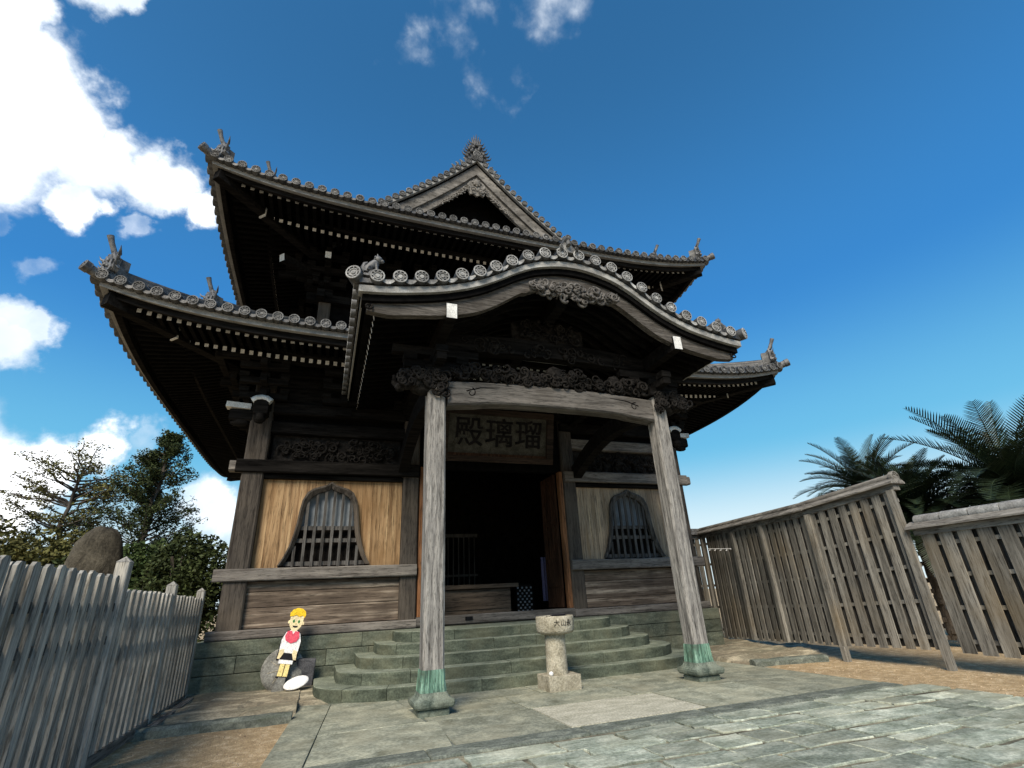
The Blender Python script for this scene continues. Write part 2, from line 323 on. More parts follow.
# foreground flagstones
mb = MB(); mb.b2(-4.3, 4.18, -14, -2.0, -.10, -.018)
atG(struct(mb.build('flagstone_bed', 'sand', origin=(0,0,0))))
mb = MB(); y = -2.09
rowi = 0
while y > -13.5:
    h = random.uniform(.30, .45); xx = -4.25
    while xx < 4.14:
        wd = min(random.uniform(.42, .95), 4.18-xx)
        if 4.18-(xx+wd) < .3: wd = 4.18-xx
        g = .019; x0, x1, y0, y1 = xx+g, xx+wd-g, y-h+g, y-g
        split = wd > .8 and random.random() < .25
        cells = [(x0,x1,y0,y1)] if not split else [(x0,x1,y0,(y0+y1)/2-g),(x0,x1,(y0+y1)/2+g,y1)]
        for (a0,a1,b0,b1) in cells:
            pts = []
            def edge(p, q, k):
                for t in range(k):
                    f = t/k; pts.append((p[0]+(q[0]-p[0])*f+random.uniform(-.016,.016), p[1]+(q[1]-p[1])*f+random.uniform(-.016,.016)))
            edge((a0,b0),(a1,b0),5); edge((a1,b0),(a1,b1),4); edge((a1,b1),(a0,b1),5); edge((a0,b1),(a0,b0),4)
            sk = .10*math.sin(rowi*1.3)
            tx, ty, tz = random.uniform(-.008,.008), random.uniform(-.008,.008), random.uniform(-.008,.004)
            cx, cy = (a0+a1)/2, (b0+b1)/2
            Z = lambda p: tz+tx*(p[0]-cx)+ty*(p[1]-cy)
            wob = lambda p: (p[0], p[1]+.05*math.sin(p[0]*.9+rowi)+.03*math.sin(p[0]*2.3+rowi*2))
            r0 = [(*wob(p), -.08) for p in pts]; r1 = [(*wob(p), Z(p)-.005) for p in pts]
            r2_ = [(*wob((cx+(p[0]-cx)*.988, cy+(p[1]-cy)*.98)), Z(p)) for p in pts]
            mb.loft([r0, r1, r2_], caps=False)
            mb.add(r2_, [tuple(range(len(r2_)))])
        xx += wd
    y -= h; rowi += 1
atG(struct(mb.build('flagstone_paving', 'flag', origin=(0,0,0))))
# porch platform slabs with thin joints
mb = MB(); mb.b2(-3.45, 3.92, -2.03, 3.6, -.12, -.014); mb.b2(-3.9, -3.45, -1.8, 1.5, -.12, -.0145); atG(struct(mb.build('platform_bed', 'kerb', origin=(0,0,0))))
mb = MB(); g = .010
def slab(x0, x1, y0, y1, z=0):
    mb.cbox(x0+g, x1-g, y0+g, y1-g, -.10, z+random.uniform(-.003,.003), .006, ax=2)
def quad(P4, g=.011):
    c = Vector((sum(p[0] for p in P4)/4, sum(p[1] for p in P4)/4)); z = random.uniform(-.003,.003)
    q = [Vector(p)+(c-Vector(p)).normalized()*g*1.4 for p in P4]; q2 = [p+(c-p).normalized()*.008 for p in q]
    mb.loft([[(*p, -.1) for p in q],[(*p, z-.006) for p in q],[(*p, z) for p in q2]])
quad([(-4.13,-1.72),(-3.74,-1.72),(-3.42,1.62),(-3.86,1.80)])
quad([(-3.74,-1.72),(-2.3,-1.72),(-2.2,-.45),(-3.62,-.45)])
quad([(-3.62,-.45),(-2.35,-.45),(-2.5,1.55),(-3.42,1.62)])
slab(-2.28,-.95,-1.72,-.45); slab(.92,2.4,-1.72,-.45); slab(2.4,3.92,-1.72,-.45)
slab(-2.33,-1.0,-.45,.55); slab(-1.0,.7,-.45,.55); slab(.7,2.1,-.45,.55); slab(2.1,3.92,-.45,.55)
slab(-2.45,-.4,.55,2.2); slab(-.4,1.5,.55,2.2); slab(1.5,3.92,.55,1.55); slab(2.9,3.92,1.55,2.6)
atG(struct(mb.build('platform_paving', 'slab', origin=(0,0,0), bevel=.006)))
mb = MB(); slab(-.95,.92,-1.68,-.47); atG(struct(mb.build('pale_platform_slab', 'slab_l', origin=(0,0,0), bevel=.006)))
mb = MB()
for a, b in ((-4.1,-2.6),(-2.6,-.9),(-.9,.7),(.7,2.3),(2.3,3.93)): mb.b2(a+.004, b-.004, -2.05, -1.74, -.12, .010)
atG(struct(mb.build('kerb', 'kerb', origin=(0,0,0), bevel=.02)))
def kerbrun(pts, wd, h, z0=-.06):
    mb = MB(); N_ = 12
    for i in range(len(pts)-1):
        p, q = Vector(pts[i]), Vector(pts[i+1]); d = (q-p).normalized(); nrm = Vector((-d.y, d.x)); rings = []
        for k in range(N_+1):
            c = p+(q-p)*(k/N_)*.995; ww = wd*(1+.08*noise.noise(Vector((c.x*3,c.y*3,0))))
            prof = [(-ww/2,z0),(-ww/2,h*.6),(-ww*.3,h),(ww*.3,h),(ww/2,h*.6),(ww/2,z0)]
            rings.append([(c.x+nrm.x*a, c.y+nrm.y*a, b+.01*noise.noise(Vector((c.x*5,a*9,1)))) for a, b in prof])
        mb.loft(rings)
    return atG(struct(mb.build('kerb', 'kerb')))
kerbrun([(-5.95,.86),(-5.0,.84),(-3.93,.80)], .2, .085)
kerbrun([(3.95,.74),(4.6,.6),(5.4,.42)], .2, .085)
# rock ledges at the foot of the hall
def ledge(x0, x1, y0f, y1, z):
    mb = MB(); nx, ny = 26, 14; rings = []
    for i in range(nx+1):
        x = x0+(x1-x0)*i/nx; ya = y0f(x); r = []
        for j in range(ny+1):
            y = ya+(y1-ya)*j/ny; ed = min(1, j/2.0)
            r.append((x, y, (z+.05*noise.noise(Vector((x*1.2,y*2.2,5)))+.03*math.floor(2*noise.noise(Vector((x*.7,y*1.5,9)))+.5)) * ed - .05*(1-ed)))
        rings.append(r)
    rings = [[(p[0]-.01, p[1], -.1) for p in rings[0]]]+rings+[[(p[0]+.01, p[1], -.1) for p in rings[-1]]]
    mb.loft(rings, closed=False, smooth=False); return atG(struct(mb.build('rock_ledge', 'ledge', origin=(0,0,0))))
ledge(-6.0, -3.90, lambda x: .93, 3.6, .075); ledge(-3.90, -3.1, lambda x: 1.70, 3.6, .06)
ledge(3.2, 6.9, lambda x: 2.5 if x < 3.9 else (.84 if x < 5.3 else .7), 5.2, .06)

# ------------------------------------------------------------------ steps
steps = thing('stone_steps', (0,3.4,0), 'five rounded green stone steps leading up to the temple door', 'steps')
for k in range(5):
    mb = MB(); a = 3.7-.35*k; yf = (1.30,1.58,1.90,2.16,2.42)[k]; z0, z1 = G+.175*k-(.05 if k == 0 else 0), G+.175*(k+1)
    rad = 1.45-.16*k
    pts = [(-a, 3.6)]
    for i in range(13):
        t = pi/2*i/12; pts.append((-a+rad-rad*math.cos(t), yf+rad*.8-rad*.8*math.sin(t)))
    nx = 16
    for i in range(1, nx): pts.append((-a+rad+(2*a-2*rad)*i/nx, yf-.05*math.sin(pi*i/nx)))
    for i in range(13):
        t = pi/2*(1-i/12); pts.append((a-rad+rad*math.cos(t), yf+rad*.8-rad*.8*math.sin(t)))
    pts.append((a, 3.6))
    j = lambda p, s_: (p[0]*s_, p[1]+(1-s_)*1.2)
    r = lambda p: .008*noise.noise(Vector((p[0]*4, p[1]*4, k*3.0)))
    prev = None
    # cut the step into stones along its length
    cuts = [0]
    while cuts[-1] < len(pts)-1: cuts.append(min(len(pts)-1, cuts[-1]+random.choice((4,5,6,7))))
    nr = []
    for i in range(len(pts)):
        t_ = (Vector(pts[min(i+1,len(pts)-1)])-Vector(pts[max(i-1,0)])).normalized(); nr.append(Vector((-t_.y, t_.x)))   # inward normal
    inn = lambda i, d: Vector(pts[i])+nr[i]*(-d if nr[i].dot(Vector((0,2.6))-Vector(pts[i])) < 0 else d)
    for c0, c1 in zip(cuts[:-1], cuts[1:]):
        zz = z1+random.uniform(-.004,.004); rr = []
        for i in range(c0, c1+1):
            sh_ = Vector((0,0))
            if i == c0: sh_ = (Vector(pts[i+1])-Vector(pts[i])).normalized()*.004
            if i == c1: sh_ = (Vector(pts[i-1])-Vector(pts[i])).normalized()*.004
            w_ = r(pts[i])
            f = lambda d, z: (*(inn(i, d)+sh_), z)
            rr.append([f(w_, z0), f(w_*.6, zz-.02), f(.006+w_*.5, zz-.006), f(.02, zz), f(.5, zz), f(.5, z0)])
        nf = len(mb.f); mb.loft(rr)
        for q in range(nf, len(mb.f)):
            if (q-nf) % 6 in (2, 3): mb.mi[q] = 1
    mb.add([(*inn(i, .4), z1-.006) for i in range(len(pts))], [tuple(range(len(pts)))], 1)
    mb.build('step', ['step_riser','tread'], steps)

# ------------------------------------------------------------------ temple hall
hall = thing('temple_hall', (0,9.1,0), 'two-tiered dark timber temple hall with tiled roofs and curved gabled porch', 'temple')
WY = 3.84; BX = 5.48; BACK = 14.4
# stone base: courses of large blocks
mb = MB()
mb.b2(-5.68, 5.68, 3.72, BACK+.2, -.2, .74)
mb_core = mb; mb_core.build('stone_base', 'stone', hall)
mb = MB()
for row, (z0, z1) in enumerate(((-.16,.25),(.25,.53),(.53,.785))):
    x = -5.78
    while x < 5.78:
        wd = random.uniform(.7, 1.9); x1 = min(x+wd, 5.78)
        if 5.78-x1 < .35: x1 = 5.78
        o = random.uniform(-.012,.012)
        mb.cbox(x+.004, x1-.004, 3.55+o, 3.80, z0+.003, z1-.003, .012, ax=0); x = x1
    for sx in (-1, 1):
        y = 3.82
        while y < BACK+.3:
            wd = random.uniform(.7,1.7); y1 = min(y+wd, BACK+.3); o = random.uniform(-.012,.012)
            mb.cbox(min(sx*5.66, sx*(5.78+o)), max(sx*5.66, sx*(5.78+o)), y+.004, y1-.004, z0+.003, z1-.003, .012, ax=1); y = y1
mb.build('base_course', 'stone', hall)
# pillars
def pillar(x, y, z0, z1, wd=.40, name='pillar', m_='pillar'):
    mb = MB(); mb.cbox(x-wd/2, x+wd/2, y-wd/2, y+wd/2, z0, z1, .03, ax=2); return mb.build(name, m_, hall)
for x in (-5.27, -2.0, 2.0, 5.27): pillar(x, WY, .80, 5.9, .42 if abs(x) > 3 else .36)
for sx in (-1, 1):
    for y in (7.4, 11.0, BACK-.2): pillar(sx*5.27, y, .80, 5.9)
# solid walls and interior
mb = MB(); 
for sx in (-1, 1): mb.b2(min(sx*5.2,sx*5.1), max(sx*5.2,sx*5.1), WY+.2, BACK, .8, 6.2)
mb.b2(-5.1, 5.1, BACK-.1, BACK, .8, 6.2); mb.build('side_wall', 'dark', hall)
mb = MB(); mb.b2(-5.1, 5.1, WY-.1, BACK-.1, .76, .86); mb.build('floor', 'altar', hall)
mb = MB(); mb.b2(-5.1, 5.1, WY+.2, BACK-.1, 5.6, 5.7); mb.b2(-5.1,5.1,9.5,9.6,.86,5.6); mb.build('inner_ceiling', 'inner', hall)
# ground sill + rails
def xbeam(x0, x1, y0, y1, z0, z1, name, m_='grey_x', c=.02, parent=None):
    mb = MB(); mb.cbox(x0, x1, y0, y1, z0, z1, c, ax=0); return mb.build(name, m_, parent or hall)
for sx in (-1, 1):
    a, b = (-5.62, -1.82) if sx < 0 else (1.82, 5.62)
    xbeam(a, b, 3.60, 4.05, .787, .95, 'ground_sill')
    a, b = (-5.66, -1.84) if sx < 0 else (1.84, 5.66)
    xbeam(a, b, 3.57, 3.66, 1.79, 2.02, 'waist_rail')
    a, b = (-5.60, -1.84) if sx < 0 else (1.84, 5.60)
    xbeam(a, b, 3.57, 3.68, 3.90, 4.17, 'head_rail', 'grey_x' if sx > 0 else 'dark_x')
    a, b = (-5.06, -2.18) if sx < 0 else (2.18, 5.06)
    xbeam(a, b, 3.70, 3.90, 3.80, 3.895, 'lintel_strip', 'dark_x')
    xbeam(a, b, 3.72, 3.95, 4.80, 5.08, 'upper_rail', 'dark_x' if sx < 0 else 'grey_x')
    xbeam(a, b, 3.66, 3.98, 5.24, 5.5, 'upper_rail', 'dark_x')
    mb = MB(); mb.b2(a, b, 3.92, 4.0, 4.0, 5.9); mb.build('frieze_board', 'dark', hall)
    # low wide boards
    mb = MB(); z = .955
    for h in ((.36,.28,.195) if sx < 0 else (.20,.38,.25)):
        mb.cbox(a, b, 3.74+random.uniform(0,.012), 3.83, z+.003, min(z+h, 1.79)-.003, .01, ax=0); z += h
    mb.build('low_wall_boards', 'lowboard', hall)
    # vertical plank wall around the bell window
    cx = sx*3.70
    prof = [(.89,0),(.80,.16),(.72,.36),(.655,.6),(.615,.85),(.59,1.1),(.555,1.3),(.47,1.47),(.35,1.555),(.2,1.60),(.09,1.64),(0,1.70)]
    def halfw(z):       # opening half width at height z above 2.08
        for (w0,z0),(w1,z1) in zip(prof[:-1], prof[1:]):
            if z <= z1: return w0+(w1-w0)*(z-z0)/(z1-z0)
        return 0
    mb = MB(); x = a
    while x < b-.01:
        wd = random.uniform(.17,.24); x1 = min(x+wd, b)
        if b-x1 < .08: x1 = b
        d = max(0, min(abs(x-cx), abs(x1-cx)) if (x-cx)*(x1-cx) > 0 else 0)
        yy = 3.80+random.uniform(0,.006)
        # lower boundary: top of the opening over this plank
        n_ = 4
        for q in range(n_):
            xa = x+(x1-x)*q/n_; xb = x+(x1-x)*(q+1)/n_
            def zlow(xx):
                dd = abs(xx-cx)
                if dd >= .84: return 2.03
                z = 0
                while z < 1.70 and halfw(z)-.05 > dd: z += .01
                return 2.08+z
            za, zb = zlow(xa), zlow(xb)
            mb.add([(xa+(.002 if q==0 else 0),yy,za),(xb-(.002 if q==n_-1 else 0),yy,zb),(xb-(.002 if q==n_-1 else 0),yy,3.81),(xa+(.002 if q==0 else 0),yy,3.81)], [(0,1,2,3)])
        mb.b2(x+.002, x1-.002, yy+.001, 3.86, 3.79, 3.81)
        x = x1
    # weld strips inside one plank so that island colour stays per plank
    ob = mb.build('plank_wall', 'panel' if sx < 0 else 'panel_p', hall)
    import bmesh
    bm = bmesh.new(); bm.from_mesh(ob.data); bmesh.ops.remove_doubles(bm, verts=bm.verts, dist=.0008); bm.to_mesh(ob.data); bm.free()
    # window
    outl = [(cx-w_, z_) for w_, z_ in prof]+[(cx+w_, z_) for w_, z_ in prof[::-1][1:]]
    mb = MB(); rings = []
    for i, (px, pz) in enumerate(outl):
        t = .15 if 0 < i < len(outl)-1 else .14
        f = 1-t/ max(.3, math.hypot(px-cx, 0)+.0)
        dx = px-cx; inx = cx+(abs(dx)-.09)*(1 if dx > 0 else -1) if abs(dx) > .14 else cx+dx*.3
        inz = pz-(.10 if pz > 1.4 else .06*pz/1.4)
        rings.append([(px,3.70,2.06+pz),(px,3.83,2.06+pz),(inx,3.83,2.06+inz),(inx,3.74,2.06+inz),((px*2+inx)/3,3.685,2.06+(pz*2+inz)/3)])
    mb.loft(rings, smooth=False)
    win = mb.build('window', 'lattice' if sx > 0 else 'pillar', hall)
    mb = MB()
    nb = 8
    for i in range(nb):
        x = cx-.70+1.4*(i+.5)/nb; z = 0
        while z < 1.6 and halfw(z)-.10 > abs(x-cx): z += .02
        mb.b2(x-.028, x+.028, 3.76, 3.80, 2.04, 2.04+z)
    for z in (2.55, 2.80, 2.10):
        hw = halfw(z-2.08)-.1; mb.b2(cx-hw, cx+hw, 3.802, 3.83, z-.04, z+.04)
    mb.build('window_lattice', 'lattice', win, origin=Vector((cx,3.8,2.06)))
    mb = MB(); mb.b2(cx-.62, cx+.62, 3.90, 3.91, 2.84, 3.7); mb.build('window_pane', 'paper', win, origin=Vector((cx,3.9,2.06)))
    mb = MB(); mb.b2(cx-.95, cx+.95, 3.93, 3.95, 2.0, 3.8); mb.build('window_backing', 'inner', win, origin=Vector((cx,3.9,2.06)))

def spiral(mb, c, r, turns, rad, axis='xz', sgn=1, a0=0, bulge=.05, m=0, seg=5):
    pts = []; rr = []; k = 14
    for i in range(k):
        t = i/(k-1); a = a0+sgn*turns*2*pi*t; q = r*(1-.86*t)
        off = bulge*math.sin(pi*t)
        if axis == 'xz': pts.append((c[0]+q*math.cos(a), c[1]-off, c[2]+q*math.sin(a)))
        else: pts.append((c[0]-off, c[1]+q*math.cos(a), c[2]+q*math.sin(a)))
        rr.append(rad*(1-.45*t))
    mb.tube(pts, rr, seg, m)
def carving(mb, x0, x1, y, z0, z1, n, r=.10, rad=.028, shape=None, depth=.08, m=0):
    for i in range(n):
        x = random.uniform(x0, x1); z = random.uniform(z0, z1)
        if shape:
            lo, hi = shape((x-x0)/(x1-x0)); z = z0+(z1-z0)*random.uniform(lo, hi)
        q = r*random.uniform(.5, 1.25)
        if random.random() < .7: spiral(mb, (x, y-random.uniform(0, depth), z), q, random.uniform(.8, 1.7), rad*random.uniform(.7, 1.3), 'xz', random.choice((-1,1)), random.random()*6, random.uniform(.01,.06), m)
        else: mb.blob((x, y-random.uniform(0, depth), z), (q*.5, q*.45, q*.45), m, 6, 4, .15)
for sx in (-1, 1):
    a, b = (-5.0, -2.25) if sx < 0 else (2.25, 5.0)
    mb = MB(); mb.b2(a, b, 3.885, 3.92, 4.18, 4.80)
    carving(mb, a+.15, b-.15, 3.87, 4.25, 4.72, 130, .11, .025, lambda t: (.5-.5*math.sqrt(max(.05,1-(2*t-1)**2)), .5+.5*math.sqrt(max(.05,1-(2*t-1)**2))))
    mb.build('frieze_carving', 'carve', hall)
# beam ends with white caps at the two front corners
for sx in (-1, 1):
    mb = MB()
    mb.cbox(sx*5.27-.14, sx*5.27+.14, 3.28, 3.62, 5.08, 5.42, .03, ax=1)
    mb.blob((sx*5.27, 3.35, 5.0), (.13,.15,.13)); mb.build('beam_nose', 'dark_x', hall)
    mb = MB(); mb.tube([(sx*5.27-.18,3.33,5.36),(sx*5.27-.1,3.33,5.42),(sx*5.27,3.33,5.44),(sx*5.27+.1,3.33,5.42),(sx*5.27+.18,3.33,5.36)], .075, 6)
    mb.bar((sx*5.5,3.7,5.33),(sx*5.98,3.7,5.36),.22,.12); mb.build('beam_cap', 'white', hall)
    mb = MB(); mb.cbox(min(sx*5.45,sx*5.9), max(sx*5.45,sx*5.9), 3.62, 3.84, 5.02, 5.27, .03, ax=0)
    mb.blob((sx*5.68,3.73,5.0),(.22,.1,.1)); mb.build('beam_nose', 'dark_x', hall)
# rail-end blocks
for sx in (-1,1):
    mb = MB(); mb.cbox(min(sx*5.50,sx*5.72), max(sx*5.50,sx*5.72), 3.6, 3.82, 3.92, 4.14, .03, ax=0); mb.build('tie_end', 'grey_x', hall)
# door opening: jambs, threshold, door leaves
xbeam(-1.82, 1.82, 3.62, 3.86, .80, .98, 'threshold', 'beam')
mb = MB(); mb.b2(-.78,-.62,3.60,3.619,.87,.94); mb.build('threshold_plate', 'iron', hall)
xbeam(-1.82, 1.82, 3.75, 3.95, 4.15, 5.6, 'door_head', 'dark')
for sx in (-1,1):
    mb = MB(); mb.cbox(min(sx*1.80,sx*1.70), max(sx*1.80,sx*1.70), 3.64, 3.80, .985, 4.15, .01, ax=2); mb.build('door_jamb', 'orange', hall)
    mb = MB(); x = sx*1.66
    lf = []
    for y0, y1 in ((3.86,3.95),(4.62,4.70)): mb.b2(x-.03, x+.03, y0, y1, 1.0, 4.12)
    for z in (1.0,1.45,2.0,2.9,4.02): mb.b2(x-.027, x+.027, 3.95, 4.62, z, z+.1)
    mb.b2(x-.01, x+.01, 3.95, 4.62, 1.1, 2.0); 
    for i in range(5): mb.b2(x-.015, x+.015, 4.02+i*.13, 4.05+i*.13, 2.1, 4.02)
    mb.b2(x-.006 if sx<0 else x+.012, x-.012+.0 if sx<0 else x+.02, 3.95, 4.62, 2.1, 4.02)
    mb.build('door_leaf', 'door', hall)

# ------------------------------------------------------------------ tile disc
def disc(mb, c, d, r, light=1, dark=0, seg=14, L_=.25, full=True):
    """round eave tile: short barrel with a moulded face, facing direction d"""
    c = Vector(c); d = Vector(d).normalized(); a = d.cross(Vector((0,0,1))).normalized(); b = a.cross(d)
    def ring(q, off): return [c+d*off+a*math.cos(2*pi*k/seg)*q+b*math.sin(2*pi*k/seg)*q for k in range(seg)]
    mb.loft([ring(r*.98,-L_), ring(r,0)], dark, caps=False, smooth=True)
    mb.loft([ring(r,0), ring(r*.95,.008), ring(r*.80,.008)], light, caps=False)
    mb.loft([ring(r*.80,.008), ring(r*.78,-.012), ring(r*.60,-.012)], dark, caps=False)
    mb.loft([ring(r*.60,-.012), ring(r*.58,.002), ring(r*.48,.002), ring(r*.46,-.01), ring(r*.30,-.01)], light, caps=False)
    mb.loft([ring(r*.30,-.01), ring(r*.28,.004), ring(r*.02,.004)], light, caps=False)
    if full:
        for k in range(8):
            t = 2*pi*k/8; p = c+d*.0+(a*math.cos(t)+b*math.sin(t))*r*.69
            mb.box(p, (r*.14,)*3, light)

# ------------------------------------------------------------------ hipped roofs
class Roof:
    def __init__(s, Xe, Yf, Yb, zf, dz, p, Hv, rise, pw):
        s.Xe, s.Yf, s.Yb, s.zf, s.dz, s.p, s.Hv, s.rise, s.pw = Xe, Yf, Yb, zf, dz, p, Hv, rise, pw
        s.yc = (Yf+Yb)/2; s.Ye = (Yb-Yf)/2
    def lift(s, t): return s.dz*abs(t)**s.p
    def eave(s, t): return s.zf+s.lift(t)            # fascia centre
    def z(s, t, v):                                   # tile bed; t = position along eave in hip-relative units
        return s.zf+.13+s.rise*(v**s.pw)+s.lift(t)*max(0,(1-v*1.6))
    # side k: 0 front, 1 right, 2 back, 3 left.  returns world xy from along a (metres, signed) and inward depth q
    def P(s, k, a, q, z=0):
        if k == 0: return Vector((a, s.Yf+q, z))
        if k == 2: return Vector((-a, s.Yb-q, z))
        if k == 1: return Vector((s.Xe-q, s.yc+a, z))
        return Vector((-s.Xe+q, s.yc-a, z))
    def half(s, k): return s.Xe if k in (0, 2) else s.Ye
    def out(s, k): return (Vector((0,-1,0)), Vector((1,0,0)), Vector((0,1,0)), Vector((-1,0,0)))[k]
def roof_tiles(rf, parent, vmax, name, spacing=.29, rr=.085, disc_l=1):
    for k in range(4):
        mb = MB(); H = rf.half(k)
        nv = 9; nx = 28
        vm = vmax if not isinstance(vmax, (list,tuple)) else vmax[k % 2]
        D = vm*rf.Hv
        rings = []
        for i in range(nx+1):
            u = -1+2*i/nx; ring = []
            for j in range(nv+1):
                v = vm*j/nv; q = v*rf.Hv; a = u*(H-q)
                ring.append(rf.P(k, a, q, rf.z(u, v)))
            rings.append(ring)
        mb.loft(rings, closed=False, smooth=True)
        # barrel rows
        n_ = int(2*(H-.12)/spacing); sp = 2*(H-.12)/n_
        for i in range(n_+1):
            a = -H+.12+i*sp; q1 = min(D, H-abs(a)-.02)
            if q1 < .12: q1 = .12
            pts = []; ns = max(2, int(q1/.45)+1); q0 = -.07; rings = []
            for j in range(ns+1):
                q = q0+(q1-q0)*j/ns; v = max(q, 0)/rf.Hv; t = a/max(H-max(q,0), .3); t = max(-1, min(1, t))
                c = rf.P(k, a, q, rf.z(t, v)+.01); ax = rf.P(k, a+1, q)-rf.P(k, a, q)
                rings.append([c+ax*math.cos(pi*h/6)*rr+Vector((0,0,1))*math.sin(pi*h/6)*rr*1.1 for h in range(7)])
            mb.loft(rings, closed=False, smooth=True)
            zc = rf.z(max(-1,min(1,a/H)), 0)+.012
            if k != 2: disc(mb, rf.P(k, a, -.075, zc), rf.out(k), rr*1.22, 1, 0, 12, .2, full=(k == 0))
            if i < n_ and k != 2:   # pan-tile lip between two barrels: a drooping crescent
                a2 = a+sp/2; zz = rf.z(max(-1,min(1,a2/H)), 0)-.02; ax = rf.P(k, 1, 0)-rf.P(k, 0, 0); o = rf.out(k)
                c = rf.P(k, a2, -.05, zz); up_ = []; dn = []
                for h in range(7):
                    s_ = -1+2*h/6; up_.append(c+ax*s_*sp*.42+Vector((0,0,.045*s_*s_))); dn.append(c+ax*s_*sp*.42+Vector((0,0,-.055*(1-s_*s_)-.01+.045*s_*s_)))
                mb.loft([up_, dn], 0, closed=False); mb.loft([up_, [p-o*.25+Vector((0,0,.03)) for p in up_]], 0, closed=False); mb.loft([dn, [p-o*.25 for p in dn]], 0, closed=False)
        if k == 0: root = mb.build(name, ['tile','tile_l'], parent)
        else: mb.build('roof_slope', ['tile','tile_l'], root)
    return root
def strip_along(rf, q, zoff, wd, h, name, m_, parent, nseg=40):
    mb = MB()
    for k in range(4):
        H = rf.half(k); rings = []
        for i in range(nseg+1):
            u = -1+2*i/nseg; ring = []
            for (dq, dz_) in ((q,-h/2),(q+wd,-h/2),(q+wd,h/2),(q,h/2)):
                ring.append(rf.P(k, u*(H-dq), dq, rf.eave(u)+zoff+dz_))
            rings.append(ring)
        mb.loft(rings, caps=False)
    return mb.build(name, m_, parent)
def rafters(rf, q0, q1, z0, z1, name, parent, spacing=.15, wd=.075, h=.09, dzf=1.0):
    mb = MB()
    for k in range(4):
        if k == 2: continue
        H = rf.half(k); n_ = int(2*(H-.3)/spacing)
        for i in range(n_+1):
            a = -(H-.3)+i*2*(H-.3)/n_; aa = abs(a)
            if aa > H-q0-.03: continue
            t = a/H; qe = min(q1, H-aa+.0)
            if qe < q0+.05: qe = q0+.05
            f = (qe-q0)/(q1-q0)
            p0 = rf.P(k, a, q0, rf.eave(t)+z0); p1 = rf.P(k, a, qe, rf.eave(t)*(1-f)+rf.eave(0)*f+z0+(z1-z0)*f + (rf.lift(t)*0))
            mb.bar(p0, p1, wd, h, 0, endm=1)
    return mb.build(name, ['dark','white'], parent)
def soffit(rf, q0, q1, z0, z1, name, parent):
    mb = MB()
    for k in range(4):
        H = rf.half(k); rings = []
        for i in range(41):
            u = -1+2*i/40; ring = []
            for j in range(5):
                f = j/4; q = q0+(q1-q0)*f
                ring.append(rf.P(k, u*(H-q), q, rf.eave(u)*(1-f)+rf.eave(0)*f+z0+(z1-z0)*f))
            rings.append(ring)
        mb.loft(rings, closed=False)
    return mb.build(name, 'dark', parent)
def ornament(parent, p, d, s=1.0, horn=True, name='ridge_end_ornament'):
    """demon-faced ridge-end tile with side flames and a horn tile on top"""
    p = Vector(p); d = Vector((d[0], d[1], 0)).normalized(); a = Vector((-d.y, d.x, 0)); Z = Vector((0,0,1)); mb = MB()
    out_ = [(-.17,0),(-.24,.06),(-.19,.16),(-.23,.27),(-.14,.33),(-.10,.45),(0,.40),(.10,.45),(.14,.33),(.23,.27),(.19,.16),(.24,.06),(.17,0)]
    for th0, th1, k in ((-.05,.05,1),(.05,.08,.82)):
        r0 = [p+(a*x*k+Z*(y*k+.03))*s+d*th0*s for x, y in out_]; r1 = [p+(a*x*k+Z*(y*k+.03))*s+d*th1*s for x, y in out_]
        mb.loft([r0, r1])
    for x, y, r in ((-.07,.25,.035),(.07,.25,.035),(0,.17,.045),(-.09,.12,.035),(.09,.12,.035),(0,.06,.04)): mb.blob(p+(a*x+Z*y)*s+d*.09*s, r*s, 0, 6, 4)
    for sg in (-1, 1):
        for q in range(4):
            b = p+(a*sg*(.15+.02*q)+Z*(.05+.11*q))*s
            mb.tube([b, b+(a*sg*.09+Z*.03+d*.05)*s, b+(a*sg*.13+Z*.11+d*.08)*s], [.03*s,.022*s,.004*s], 5)
    if horn:
        b = p+Z*.33*s-d*.12*s; q = [b, b+(d*.12+Z*.14)*s, b+(d*.22+Z*.34)*s, b+(d*.27+Z*.46)*s]
        mb.tube(q, [.06*s,.05*s,.048*s,.06*s], 9)
    mb.box(p-d*.14*s+Z*.2*s, (.22*s,.22*s,.34*s), 1, rz=math.atan2(d.y, d.x))
    return mb.build(name, ['orn','tile_l'], parent, origin=p)
